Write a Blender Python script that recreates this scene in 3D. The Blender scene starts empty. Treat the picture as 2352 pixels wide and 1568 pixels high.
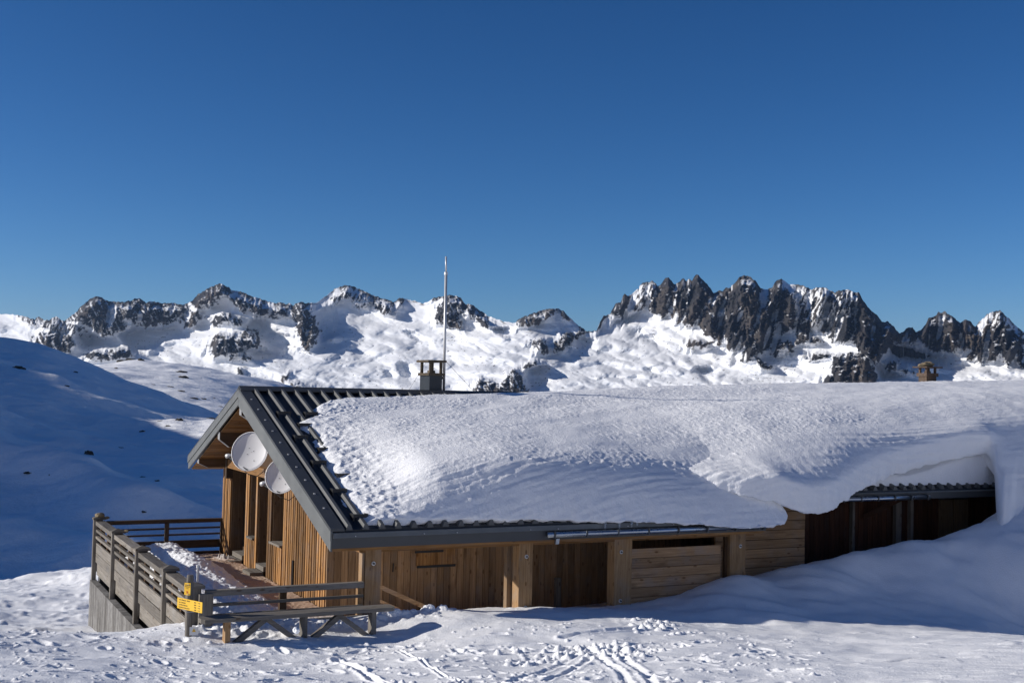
import bpy, bmesh, math, random
import numpy as np
from mathutils import Matrix, Vector
random.seed(7); rng = np.random.default_rng(7)
sc = bpy.context.scene
COL = sc.collection
# ------------------------------------------------------------------ camera, sky, sun, exposure
F = 2735.0                                   # focal length in units of a 2352 wide picture
PITCH, ROLL = math.radians(2.11), math.radians(.9)
YAW = math.radians(62.8)                     # direction of the hut's ridge, clockwise from straight ahead
cp, sp = math.cos(PITCH), math.sin(PITCH)
FW = np.array([0, cp, sp]); R0 = np.array([1., 0, 0]); U0 = np.cross(R0, FW)
RT = R0*math.cos(ROLL)+U0*math.sin(ROLL); UP = U0*math.cos(ROLL)-R0*math.sin(ROLL)
sc.cycles.diffuse_bounces = 10; sc.cycles.max_bounces = 14
cd = bpy.data.cameras.new('camera'); cam = bpy.data.objects.new('camera', cd); COL.objects.link(cam)
cd.sensor_width = 36; cd.lens = 36*F/2352; cd.clip_end = 60000; cd.clip_start = .1
cam.matrix_world = Matrix(((RT[0], UP[0], -FW[0], 0), (RT[1], UP[1], -FW[1], 0), (RT[2], UP[2], -FW[2], 0), (0, 0, 0, 1)))
sc.camera = cam
U = np.array([math.sin(YAW), math.cos(YAW), 0]); V = np.array([-math.cos(YAW), math.sin(YAW), 0])
O = np.array([-3.279, 21.5, -4.069]); K = .0085   # hut origin (near corner of its gable wall, deck level) and its slight tilt
SUN_EL = math.radians(21); A = math.radians(24)
SH = -U*math.cos(A)+V*math.sin(A)
SUN = np.array([SH[0]*math.cos(SUN_EL), SH[1]*math.cos(SUN_EL), math.sin(SUN_EL)])
w = bpy.data.worlds.new('World'); sc.world = w; w.use_nodes = True
nt = w.node_tree; nt.nodes.clear()
sky = nt.nodes.new('ShaderNodeTexSky'); sky.sky_type = 'NISHITA'; sky.sun_disc = False
sky.sun_elevation = SUN_EL; sky.sun_rotation = math.atan2(SUN[0], SUN[1])
sky.altitude = 2400; sky.air_density = 1.0; sky.dust_density = .25; sky.ozone_density = 3.0
bg = nt.nodes.new('ShaderNodeBackground'); bg.inputs[1].default_value = .081
wo = nt.nodes.new('ShaderNodeOutputWorld')
sep = nt.nodes.new('ShaderNodeSeparateColor'); com = nt.nodes.new('ShaderNodeCombineColor'); nt.links.new(sky.outputs[0], sep.inputs[0])
for k, (ref, out, pw) in enumerate(((2.49, .94, 1.85), (3.86, 2.5, 1.38), (5.43, 5.0, 1.28))):   # the deep, contrasty blue of a high-altitude sky
    d_ = nt.nodes.new('ShaderNodeMath'); d_.operation = 'DIVIDE'; d_.inputs[1].default_value = ref; nt.links.new(sep.outputs[k], d_.inputs[0])
    p_ = nt.nodes.new('ShaderNodeMath'); p_.operation = 'POWER'; p_.inputs[1].default_value = pw; nt.links.new(d_.outputs[0], p_.inputs[0])
    m_ = nt.nodes.new('ShaderNodeMath'); m_.operation = 'MULTIPLY'; m_.inputs[1].default_value = out; nt.links.new(p_.outputs[0], m_.inputs[0]); nt.links.new(m_.outputs[0], com.inputs[k])
nt.links.new(com.outputs[0], bg.inputs[0]); nt.links.new(bg.outputs[0], wo.inputs[0])
sl = bpy.data.lights.new('sun', 'SUN'); sl.energy = 4.35; sl.angle = math.radians(.53); sl.color = (1, .945, .87)
so = bpy.data.objects.new('sun', sl); COL.objects.link(so)
so.rotation_euler = Vector(SUN).to_track_quat('Z', 'Y').to_euler()
sc.view_settings.view_transform = 'Standard'; sc.view_settings.look = 'None'
sc.view_settings.exposure = 0.22; sc.view_settings.gamma = 1; sc.view_settings.use_curve_mapping = False

# ------------------------------------------------------------------ helpers
def ray(x, y):
    x = np.asarray(x, float); y = np.asarray(y, float)
    return FW+RT*((x-1176)/F)[..., None]-UP*((y-784)/F)[..., None]
def at_depth(x, y, Y):
    d = ray(x, y); return d*(np.asarray(Y, float)/d[..., 1])[..., None]
def world(u, v, z):
    u, v, z = np.broadcast_arrays(np.asarray(u, float), np.asarray(v, float), np.asarray(z, float))
    return O+U*u[..., None]+V*v[..., None]+np.array([0, 0, 1.])*(z-K*u)[..., None]
def local(p):
    q = np.asarray(p)-O; u = q@U; return np.stack([u, q@V, q[..., 2]+K*u], -1)
def pv(x, y, v):
    d = ray(x, y); t = (v+O@V)/(d@V); return local(d*t)
HUTM = Matrix(((U[0], V[0], 0, O[0]), (U[1], V[1], 0, O[1]), (-K, 0, 1, O[2]), (0, 0, 0, 1)))

def tag(o, label=None, cat=None, group=None, kind=None):
    for k, x in (('label', label), ('category', cat), ('group', group), ('kind', kind)):
        if x: o[k] = x
    return o
def thing(name, label, cat, u, v, z, group=None, rot=0.):
    o = bpy.data.objects.new(name, None); COL.objects.link(o)
    o.empty_display_size = .2
    o.location = Vector(world(u, v, z)); o.rotation_euler = (0, K, math.pi/2-YAW+rot)
    return tag(o, label, cat, group)
class MB:
    """collects shapes in one mesh, in coordinates of the hut frame relative to an origin"""
    def __init__(s): s.v = []; s.f = []
    def poly(s, vs, fs):
        n = len(s.v); s.v += [tuple(map(float, p)) for p in vs]; s.f += [tuple(i+n for i in f) for f in fs]; return s
    def box(s, a0, a1, b0, b1, c0, c1):
        return s.poly([(a0, b0, c0), (a1, b0, c0), (a1, b1, c0), (a0, b1, c0), (a0, b0, c1), (a1, b0, c1), (a1, b1, c1), (a0, b1, c1)],
               [(0, 3, 2, 1), (4, 5, 6, 7), (0, 1, 5, 4), (1, 2, 6, 5), (2, 3, 7, 6), (3, 0, 4, 7)])
    def prism(s, pts, axis, a0, a1):
        """polygon pts (2D) extruded along axis 0 (u; pts are v,z), 1 (v; pts are u,z) or 2 (z; pts are u,v)"""
        mk = {0: lambda a, p: (a, p[0], p[1]), 1: lambda a, p: (p[0], a, p[1]), 2: lambda a, p: (p[0], p[1], a)}[axis]
        n = len(pts)
        area = sum(pts[i][0]*pts[(i+1) % n][1]-pts[(i+1) % n][0]*pts[i][1] for i in range(n))
        if (area < 0) != (axis == 1): pts = pts[::-1]
        vs = [mk(a0, p) for p in pts]+[mk(a1, p) for p in pts]
        return s.poly(vs, [tuple(range(n))[::-1], tuple(range(n, 2*n))]+[(i, (i+1) % n, n+(i+1) % n, n+i) for i in range(n)])
    def tube(s, path, r, n=8):
        path = [Vector(p) for p in path]; rs = r if isinstance(r, (list, tuple)) else [r]*len(path)
        vs = []
        for i, p in enumerate(path):
            d = (path[min(i+1, len(path)-1)]-path[max(i-1, 0)]).normalized()
            a = d.orthogonal().normalized() if i == 0 else (a-d*a.dot(d)).normalized()
            b = d.cross(a)
            vs += [p+(a*math.cos(t)+b*math.sin(t))*rs[i] for t in [2*math.pi*k/n for k in range(n)]]
        m = len(path)
        fs = [(i*n+k, i*n+(k+1) % n, (i+1)*n+(k+1) % n, (i+1)*n+k) for i in range(m-1) for k in range(n)]
        return s.poly(vs, fs+[tuple(range(n))[::-1], tuple(range((m-1)*n, m*n))])
    def beam(s, p, q, w, h, up=(0, 0, 1)):
        p, q = Vector(p), Vector(q); d = (q-p).normalized(); a = d.cross(Vector(up)).normalized(); b = a.cross(d)
        c = [-a*w/2-b*h/2, a*w/2-b*h/2, a*w/2+b*h/2, -a*w/2+b*h/2]
        return s.poly([p+x for x in c]+[q+x for x in c], [(3, 2, 1, 0), (4, 5, 6, 7), (0, 1, 5, 4), (1, 2, 6, 5), (2, 3, 7, 6), (3, 0, 4, 7)])
    def build(s, name, mat, parent, smooth=False, loc=None, base=(0, 0, 0)):
        """coordinates are hut coordinates; base = hut coordinates of the parent's origin; object origin is put at the shape's middle"""
        co = np.array(s.v)-np.array(base)
        c = (co.min(0)+co.max(0))/2 if loc is None else np.array(loc)-np.array(base)
        me = bpy.data.meshes.new(name); me.from_pydata([tuple(x) for x in co-c], [], s.f)
        me.materials.append(mat)
        if smooth: me.shade_smooth()
        o = bpy.data.objects.new(name, me); COL.objects.link(o); o.location = c; o.parent = parent
        return o
def sub(mb, name, mat, part, base=(0, 0, 0), **k):
    """a sub-part: built in hut coordinates under a part whose origin is not the thing's origin"""
    return mb.build(name, mat, part, base=np.array(base)+np.array(part.location), **k)
def grid_mesh(name, P, mat, attrs={}, smooth=True, flip=False):
    r, c, _ = P.shape
    me = bpy.data.meshes.new(name)
    me.vertices.add(r*c); me.vertices.foreach_set('co', P.reshape(-1).astype(np.float32))
    i = np.arange(r*c).reshape(r, c)
    q = np.stack([i[:-1, :-1], i[:-1, 1:], i[1:, 1:], i[1:, :-1]], -1).reshape(-1, 4)
    if flip: q = q[:, ::-1]
    n = len(q)
    me.loops.add(n*4); me.loops.foreach_set('vertex_index', q.reshape(-1).astype(np.int32))
    me.polygons.add(n); me.polygons.foreach_set('loop_start', np.arange(0, n*4, 4, dtype=np.int32))
    me.update(calc_edges=True)
    if smooth: me.shade_smooth()
    for k, a in attrs.items():
        at = me.attributes.new(k, 'FLOAT', 'POINT'); at.data.foreach_set('value', a.reshape(-1).astype(np.float32))
    me.materials.append(mat)
    o = bpy.data.objects.new(name, me); COL.objects.link(o); return o
# numpy noise
_perm = rng.permutation(256); _perm = np.concatenate([_perm, _perm])
_ang = rng.random(256)*2*np.pi; _gx = np.cos(_ang); _gy = np.sin(_ang)
def noise(x, y, seed=0):
    x = np.asarray(x)+seed*17.13; y = np.asarray(y)+seed*9.71
    xi = np.floor(x).astype(int); yi = np.floor(y).astype(int); xf = x-xi; yf = y-yi
    xi &= 255; yi &= 255
    u = xf*xf*xf*(xf*(xf*6-15)+10); v = yf*yf*yf*(yf*(yf*6-15)+10)
    def g(a, b, dx, dy):
        h = _perm[_perm[(xi+a) & 255]+((yi+b) & 255)]; return _gx[h]*dx+_gy[h]*dy
    n00 = g(0, 0, xf, yf); n10 = g(1, 0, xf-1, yf); n01 = g(0, 1, xf, yf-1); n11 = g(1, 1, xf-1, yf-1)
    a = n00+u*(n10-n00); b = n01+u*(n11-n01)
    return (a+v*(b-a))*1.5
def fbm(x, y, o=4, seed=0, gain=.5):
    s = 0; a = 1; f = 1
    for k in range(o): s = s+a*noise(x*f, y*f, seed+k*3); a *= gain; f *= 2.03
    return s
def ridged(x, y, o=4, seed=0, gain=.5):
    s = 0; a = 1; f = 1
    for k in range(o): s = s+a*(1-2*np.abs(noise(x*f, y*f, seed+k*3))); a *= gain; f *= 2.07
    return s
def sstep(a, b, x):
    t = np.clip((x-a)/(b-a), 0, 1); return t*t*(3-2*t)
def tps(pts, vals):
    """thin plate spline through scattered heights"""
    P = np.asarray(pts, float); n = len(P); s = np.abs(P).max(); Pn = P/s
    def k(d2): return .5*d2*np.log(d2+1e-12)
    A_ = np.zeros((n+3, n+3)); d2 = ((Pn[:, None]-Pn[None])**2).sum(-1)
    A_[:n, :n] = k(d2)+np.eye(n)*1e-6; A_[:n, n] = 1; A_[:n, n+1:] = Pn; A_[n, :n] = 1; A_[n+1:, :n] = Pn.T
    c = np.linalg.solve(A_, np.concatenate([vals, [0, 0, 0]]))
    def f(x, y):
        q = np.stack([np.asarray(x, float).ravel(), np.asarray(y, float).ravel()], -1)/s; out = np.empty(len(q))
        for i in range(0, len(q), 40000):
            b = q[i:i+40000]; d = ((b[:, None]-Pn[None])**2).sum(-1)
            out[i:i+40000] = k(d)@c[:n]+c[n]+b@c[n+1:]
        return out.reshape(np.shape(x))
    return f
def seg_dist(x, y, pts):
    d = np.full(np.shape(x), 1e9)
    for (ax, ay), (bx, by) in zip(pts[:-1], pts[1:]):
        vx, vy = bx-ax, by-ay; t = np.clip(((x-ax)*vx+(y-ay)*vy)/(vx*vx+vy*vy+1e-12), 0, 1)
        d = np.minimum(d, np.hypot(x-ax-t*vx, y-ay-t*vy))
    return d
def sdist(x, y, poly):
    """signed distance, positive inside"""
    d = seg_dist(x, y, poly+[poly[0]]); ins = np.zeros(np.shape(x), bool)
    for (ax, ay), (bx, by) in zip(poly, poly[1:]+[poly[0]]):
        if ay == by: continue
        ins ^= ((ay > y) != (by > y)) & (x < (bx-ax)*(y-ay)/(by-ay)+ax)
    return np.where(ins, d, -d)

# ------------------------------------------------------------------ materials
def mat(name, build):
    m = bpy.data.materials.new(name); m.use_nodes = True; t = m.node_tree
    b = t.nodes['Principled BSDF']; build(t, b); return m
def N(t, ty, **k):
    n = t.nodes.new(ty)
    for a, x in k.items():
        if a in ('operation', 'blend_type', 'data_type', 'attribute_name', 'noise_dimensions', 'interpolation', 'feature'): setattr(n, a, x)
        else:
            n.inputs[a].default_value = x
    return n
def ramp(t, src, stops):
    r = t.nodes.new('ShaderNodeValToRGB'); el = r.color_ramp.elements
    while len(el) < len(stops): el.new(.5)
    for e, (p, c) in zip(el, stops): e.position = p; e.color = (*c, 1) if len(c) == 3 else c
    t.links.new(src, r.inputs[0]); return r.outputs[0]
def snow_mat(name, scale, bump, dist, base=(.945, .95, .96), dirt=None):
    def f(t, b):
        b.inputs['Roughness'].default_value = .55; b.inputs['Specular IOR Level'].default_value = .25
        tc = t.nodes.new('ShaderNodeTexCoord')
        n1 = N(t, 'ShaderNodeTexNoise', Scale=scale, Detail=5., Roughness=.6); t.links.new(tc.outputs['Object'], n1.inputs['Vector'])
        n2 = N(t, 'ShaderNodeTexNoise', Scale=scale*.13, Detail=3.); t.links.new(tc.outputs['Object'], n2.inputs['Vector'])
        c = ramp(t, n2.outputs[0], [(.3, tuple(x*.965 for x in base)), (.7, base)])
        if dirt:
            at = t.nodes.new('ShaderNodeAttribute'); at.attribute_name = 'dirt'
            mx = N(t, 'ShaderNodeMix', data_type='RGBA'); t.links.new(at.outputs['Fac'], mx.inputs[0]); t.links.new(c, mx.inputs[6])
            dc = ramp(t, n1.outputs[0], [(.3, dirt), (.7, tuple(min(1, x*1.45) for x in dirt))]); t.links.new(dc, mx.inputs[7]); c = mx.outputs[2]
        t.links.new(c, b.inputs['Base Color'])
        bp = N(t, 'ShaderNodeBump', Strength=bump, Distance=dist); t.links.new(n1.outputs[0], bp.inputs['Height']); t.links.new(bp.outputs[0], b.inputs['Normal'])
    return mat(name, f)
M_SNOW = snow_mat('snow', 38, .55, .02)
M_ROOFSNOW = snow_mat('wind_crusted_snow', 30, .5, .03)
M_HILLSNOW = snow_mat('hill_snow', .55, .6, .5)
M_PILE = snow_mat('shovelled_snow', 30, .6, .03, dirt=(.42, .31, .23))
def mtn(t, b):
    b.inputs['Roughness'].default_value = .75; b.inputs['Specular IOR Level'].default_value = .15
    at = t.nodes.new('ShaderNodeAttribute'); at.attribute_name = 'rock'
    tc = t.nodes.new('ShaderNodeTexCoord')
    n1 = N(t, 'ShaderNodeTexNoise', Scale=.009, Detail=4., Roughness=.55); t.links.new(tc.outputs['Object'], n1.inputs['Vector'])
    rc = ramp(t, n1.outputs[0], [(.3, (.018, .019, .022)), (.5, (.036, .034, .035)), (.70, (.085, .070, .058))])
    mx = N(t, 'ShaderNodeMix', data_type='RGBA'); t.links.new(at.outputs['Fac'], mx.inputs[0])
    mx.inputs[6].default_value = (.80, .81, .83, 1); t.links.new(rc, mx.inputs[7]); t.links.new(mx.outputs[2], b.inputs['Base Color'])
    mm = N(t, 'ShaderNodeMath', operation='MULTIPLY'); t.links.new(at.outputs['Fac'], mm.inputs[0]); mm.inputs[1].default_value = .9
    bp = N(t, 'ShaderNodeBump', Distance=8.); t.links.new(mm.outputs[0], bp.inputs['Strength'])
    n2 = N(t, 'ShaderNodeTexNoise', Scale=.03, Detail=8., Roughness=.7); t.links.new(tc.outputs['Object'], n2.inputs['Vector'])
    t.links.new(n2.outputs[0], bp.inputs['Height']); t.links.new(bp.outputs[0], b.inputs['Normal'])
M_MTN = mat('alpine_rock_and_snow', mtn)
_wc = {}
def wood(dark, light, axis, rough=.75, knots=True, vary=.35):
    """sawn timber with grain along axis (0, 1, 2)"""
    key = (dark, light, axis, vary)
    if key in _wc: return _wc[key]
    def f(t, b):
        b.inputs['Roughness'].default_value = rough; b.inputs['Specular IOR Level'].default_value = .2
        tc = t.nodes.new('ShaderNodeTexCoord'); oi = t.nodes.new('ShaderNodeObjectInfo')
        off = N(t, 'ShaderNodeVectorMath', operation='SCALE'); off.inputs[0].default_value = (31, 17, 23); t.links.new(oi.outputs['Random'], off.inputs['Scale'])
        ad = N(t, 'ShaderNodeVectorMath', operation='ADD'); t.links.new(tc.outputs['Object'], ad.inputs[0]); t.links.new(off.outputs[0], ad.inputs[1])
        mp = t.nodes.new('ShaderNodeMapping'); t.links.new(ad.outputs[0], mp.inputs[0])
        s = [34., 34., 34.]; s[axis] = 1.3; mp.inputs['Scale'].default_value = s
        n1 = N(t, 'ShaderNodeTexNoise', Scale=1., Detail=6., Roughness=.62, Distortion=.6); t.links.new(mp.outputs[0], n1.inputs['Vector'])
        mp2 = t.nodes.new('ShaderNodeMapping'); t.links.new(ad.outputs[0], mp2.inputs[0])
        s2 = [7., 7., 7.]; s2[axis] = 2.2; mp2.inputs['Scale'].default_value = s2
        n2 = N(t, 'ShaderNodeTexNoise', Scale=1., Detail=3.); t.links.new(mp2.outputs[0], n2.inputs['Vector'])
        c = ramp(t, n1.outputs[0], [(.28, dark), (.55, tuple((a+c2)/2 for a, c2 in zip(dark, light))), (.74, light)])
        c2 = ramp(t, n2.outputs[0], [(.25, (.55, .5, .46)), (.45, (1, 1, 1)), (.7, (1.0, .97, .92))])
        m1 = N(t, 'ShaderNodeMix', data_type='RGBA', blend_type='MULTIPLY'); m1.inputs[0].default_value = .8; t.links.new(c, m1.inputs[6]); t.links.new(c2, m1.inputs[7])
        last = m1.outputs[2]
        if knots:
            mp3 = t.nodes.new('ShaderNodeMapping'); t.links.new(ad.outputs[0], mp3.inputs[0])
            s3 = [8., 8., 8.]; s3[axis] = 3.4; mp3.inputs['Scale'].default_value = s3
            vo = N(t, 'ShaderNodeTexVoronoi', Scale=1., Randomness=1.); t.links.new(mp3.outputs[0], vo.inputs['Vector'])
            kc = ramp(t, vo.outputs['Distance'], [(.0, (.32, .22, .16)), (.12, (.5, .4, .3)), (.17, (1, 1, 1))])
            m3 = N(t, 'ShaderNodeMix', data_type='RGBA', blend_type='MULTIPLY'); m3.inputs[0].default_value = .8; t.links.new(last, m3.inputs[6]); t.links.new(kc, m3.inputs[7]); last = m3.outputs[2]
        n4 = N(t, 'ShaderNodeTexNoise', Scale=2.3, Detail=4., Roughness=.6); t.links.new(ad.outputs[0], n4.inputs['Vector'])
        m4 = N(t, 'ShaderNodeMix', data_type='RGBA'); t.links.new(last, m4.inputs[6]); m4.inputs[7].default_value = (*[sum(light)/3*.62+dark[1]*.35]*3, 1)
        w4 = N(t, 'ShaderNodeMapRange'); t.links.new(n4.outputs[0], w4.inputs[0]); w4.inputs[1].default_value = .48; w4.inputs[2].default_value = .75; w4.inputs[4].default_value = .4; t.links.new(w4.outputs[0], m4.inputs[0]); last = m4.outputs[2]
        hs = t.nodes.new('ShaderNodeHueSaturation'); t.links.new(last, hs.inputs['Color'])
        mr = N(t, 'ShaderNodeMapRange'); t.links.new(oi.outputs['Random'], mr.inputs[0]); mr.inputs[3].default_value = 1-vary; mr.inputs[4].default_value = 1+vary*.8
        t.links.new(mr.outputs[0], hs.inputs['Value']); t.links.new(hs.outputs[0], b.inputs['Base Color'])
        bp = N(t, 'ShaderNodeBump', Strength=.5, Distance=.006); t.links.new(n1.outputs[0], bp.inputs['Height']); t.links.new(bp.outputs[0], b.inputs['Normal'])
    m = mat('timber', f); _wc[key] = m; return m
LARCH = ((.17, .08, .028), (.50, .275, .105)); BROWN = ((.06, .034, .018), (.17, .10, .052)); SHADE = ((.24, .14, .07), (.50, .32, .175))  # SHADE: timber of the walls in shade, lightened in place of snow bounce
GREY = ((.11, .098, .084), (.28, .255, .22)); DARKRED = ((.030, .012, .007), (.085, .034, .016)); POSTW = ((.22, .13, .06), (.46, .295, .155))
def metal(name, col, rough, metallic=.0, var=.12, scale=3.):
    def f(t, b):
        b.inputs['Metallic'].default_value = metallic
        tc = t.nodes.new('ShaderNodeTexCoord')
        n1 = N(t, 'ShaderNodeTexNoise', Scale=scale, Detail=6., Roughness=.6); t.links.new(tc.outputs['Object'], n1.inputs['Vector'])
        c = ramp(t, n1.outputs[0], [(.3, tuple(x*(1-var) for x in col)), (.7, tuple(x*(1+var) for x in col))]); t.links.new(c, b.inputs['Base Color'])
        mr = N(t, 'ShaderNodeMapRange'); t.links.new(n1.outputs[0], mr.inputs[0]); mr.inputs[3].default_value = rough*.75; mr.inputs[4].default_value = rough*1.25
        t.links.new(mr.outputs[0], b.inputs['Roughness'])
    return mat(name, f)
M_SHEET = metal('dark_blue_grey_roof_sheet', (.010, .016, .025), .5)
M_RIB = metal('grey_roof_seam', (.085, .088, .088), .5)
M_RAKE = metal('grey_painted_fascia', (.13, .137, .135), .5)
M_CAP = metal('anthracite_flashing', (.05, .054, .058), .5)
M_ZINC = metal('zinc_gutter', (.36, .40, .45), .28, 1.)
M_STEEL = metal('steel', (.55, .55, .55), .45, .4)
M_BLACK = metal('black_iron', (.012, .012, .013), .5)
M_CAPGREY = metal('pale_grey_flashing', (.30, .30, .30), .5)
M_DISH = metal('pale_grey_dish_paint', (.78, .78, .78), .4, .0, .04)
M_COPPER = metal('dull_brass_flashing', (.085, .062, .036), .5, .4)
M_CHIM = metal('blue_grey_chimney_cladding', (.022, .028, .033), .45)
M_YELLOW = metal('yellow_sign_enamel', (.80, .47, .02), .45, 0, .05)
M_INK = metal('dark_print', (.05, .035, .02), .6)
M_RED = metal('red_print', (.6, .06, .02), .6)
M_WHITE = metal('white_plastic', (.75, .75, .74), .5, 0, .04)
def conc(t, b):
    b.inputs['Roughness'].default_value = .9
    tc = t.nodes.new('ShaderNodeTexCoord')
    n1 = N(t, 'ShaderNodeTexNoise', Scale=9., Detail=8., Roughness=.7); t.links.new(tc.outputs['Object'], n1.inputs['Vector'])
    mp = t.nodes.new('ShaderNodeMapping'); t.links.new(tc.outputs['Object'], mp.inputs[0]); mp.inputs['Scale'].default_value = (5.5, 5.5, .5)
    n2 = N(t, 'ShaderNodeTexNoise', Scale=1., Detail=4.); t.links.new(mp.outputs[0], n2.inputs['Vector'])
    c = ramp(t, n1.outputs[0], [(.3, (.12, .115, .108)), (.7, (.27, .262, .25))]); c2 = ramp(t, n2.outputs[0], [(.36, (.36, .34, .32)), (.60, (1, 1, 1))])
    m = N(t, 'ShaderNodeMix', data_type='RGBA', blend_type='MULTIPLY'); m.inputs[0].default_value = .85; t.links.new(c, m.inputs[6]); t.links.new(c2, m.inputs[7]); t.links.new(m.outputs[2], b.inputs['Base Color'])
    bp = N(t, 'ShaderNodeBump', Strength=.5, Distance=.02); t.links.new(n1.outputs[0], bp.inputs['Height']); t.links.new(bp.outputs[0], b.inputs['Normal'])
M_CONC = mat('weathered_concrete', conc)
def stone(name, a, c_):
    def f(t, b):
        b.inputs['Roughness'].default_value = .85
        tc = t.nodes.new('ShaderNodeTexCoord')
        n1 = N(t, 'ShaderNodeTexNoise', Scale=4., Detail=8., Roughness=.7); t.links.new(tc.outputs['Object'], n1.inputs['Vector'])
        t.links.new(ramp(t, n1.outputs[0], [(.3, a), (.7, c_)]), b.inputs['Base Color'])
        bp = N(t, 'ShaderNodeBump', Strength=.8, Distance=.05); t.links.new(n1.outputs[0], bp.inputs['Height']); t.links.new(bp.outputs[0], b.inputs['Normal'])
    return mat(name, f)
M_STONE = stone('lichen_stone', (.09, .07, .045), (.33, .26, .15))
M_TURF = stone('dark_rock_and_turf', (.025, .02, .015), (.085, .068, .045))
def glass(t, b):
    b.inputs['Base Color'].default_value = (.018, .02, .022, 1); b.inputs['Roughness'].default_value = .06; b.inputs['Specular IOR Level'].default_value = .6
M_GLASS = mat('dark_window_glass', glass)

# ------------------------------------------------------------------ mountains
def zA(x, y): return (x/2.9257, 602.9+y/2.9257)
def zB(x, y): return (746.5+x/2.9257, 602.9+y/2.9257)
def zC(x, y): return (1320.7+x/4.096, 602.9+y/4.096)
def zD(x, y): return (1780.1+x/4.1124, 602.9+y/4.1124)
def L(f, s):
    n = list(map(float, s.replace(',', ' ').split())); return [f(a, b) for a, b in zip(n[::2], n[1::2])]
crest = [(-260, 735), (-120, 728)]+L(zA, '0,345 110,352 170,362 235,385 245,365 270,365 300,390 330,385 375,362 430,395 470,365 515,330 550,290 610,240 640,228 680,233 720,258 830,265 880,258 905,240 940,240 985,270 1010,258 1080,272 1170,270 1230,285 1280,265 1330,215 1400,170 1450,150 1480,143 1520,155 1560,185 1620,195 1700,230 1790,255 1850,275 1885,265 1920,280 1945,272 1970,290 2010,262 2060,275 2110,270 2140,265 2184,225')
crest += L(zB, '5,232 60,180 110,160 150,152 200,165 260,190 330,220 390,245 410,242 460,268 500,240 550,245 600,258 660,275 720,248 735,235 790,228 830,217 880,222 915,240 940,280 985,280 1030,315 1100,360 1200,395 1280,405 1290,390 1340,360 1400,340 1465,318 1500,312 1565,308 1610,330 1650,375 1700,420 1760,460')
crest += L(zC, '130,650 205,640 235,560 265,505 330,480 385,380 430,375 450,310 470,290 500,320 560,270 600,250 610,205 660,185 730,170 780,220 800,215 850,145 880,138 940,210 960,200 1000,160 1025,150 1050,175 1075,152 1095,170 1140,115 1160,115 1200,160 1250,210 1305,290 1350,265 1390,265 1420,240 1460,235 1510,190 1550,130 1590,120 1640,130 1700,170 1750,245 1800,255 1860,230 1875,200')
crest += L(zD, '0,180 60,150 130,205 250,212 350,255 390,235 470,235 560,285 600,265 690,250 740,280 790,280 830,350 870,410 920,460 960,490 1010,560 1070,560 1130,610 1170,665 1210,660 1240,620 1300,610 1330,655 1370,640 1420,590 1450,520 1510,510 1540,470 1570,475 1600,455 1640,490 1680,510 1750,570 1800,535 1850,560 1890,610 1940,550 2000,490 2060,460 2130,455 2200,520 2270,590 2352,660')+[(2420, 770), (2560, 740), (2700, 770)]
rockA = ['440,395 515,330 610,240 680,235 760,262 880,258 985,270 1100,272 1230,285 1280,290 1250,340 1180,395 1060,435 920,430 880,380 830,400 860,430 800,470 700,505 640,460 600,430 540,400',
 '210,500 300,465 380,470 480,500 500,560 470,600 430,590 380,610 320,580 240,570', '540,610 640,595 690,605 780,570 860,580 910,635 800,650 720,665 640,660 580,640',
 '1280,270 1330,215 1450,140 1520,145 1570,190 1500,240 1450,285 1330,320 1300,300', '1230,320 1330,330 1360,380 1290,430 1240,440 1200,370',
 '1540,240 1620,215 1680,240 1790,300 1810,340 1760,370 1680,330 1640,350', '1380,370 1470,360 1500,330 1530,340 1620,380 1630,420 1560,420 1520,400 1460,440 1390,400',
 '1400,560 1450,490 1500,480 1560,500 1620,500 1650,440 1720,460 1760,560 1720,590 1640,560 1640,600 1690,640 1640,670 1580,670 1520,640 1440,635 1395,600',
 '1820,330 1850,270 1900,262 1960,290 1930,340 1860,380 1815,375', '1920,360 1980,290 2020,260 2080,320 2130,400 2150,460 2120,540 2070,600 2040,590 2030,520 1980,460 2010,400',
 '1590,710 1620,700 1640,750 1650,800 1600,760', '1930,860 1960,800 2010,790 2060,830 2140,850 2140,870']
rockAs = ['120,360 240,380 430,400 560,440 640,500 500,490 430,470 300,440 200,420', '2230,240 2290,180 2352,155 2352,260 2300,230 2260,280', '1880,790 1940,720 1950,745 1900,830']
rockB = ['410,365 470,300 500,236 550,245 500,310 460,370', '740,360 760,290 790,250 830,212 900,220 940,280 940,370 910,350 920,450 820,440 800,410 760,415', '720,255 735,230 790,225 760,255',
 '945,285 985,275 1040,320 1100,400 1100,445 1040,420 980,360', '1285,420 1290,385 1400,335 1500,308 1565,304 1620,340 1660,400 1600,370 1540,330 1480,390 1440,420 1400,430 1330,430',
 '1390,540 1410,505 1460,520 1500,580 1560,530 1620,470 1680,470 1760,460 1830,455 1700,490 1640,560 1570,605 1480,620 1430,590',
 '985,900 1010,810 1050,768 1110,790 1180,830 1200,900', '1180,810 1230,760 1270,715 1320,770 1370,900 1230,900', '1330,710 1380,660 1410,650 1440,690 1360,720']
rockBs = ['70,270 110,200 150,150 260,192 330,222 440,260 460,290 420,360 360,330 300,270 250,310 210,315 170,230 110,240']
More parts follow.
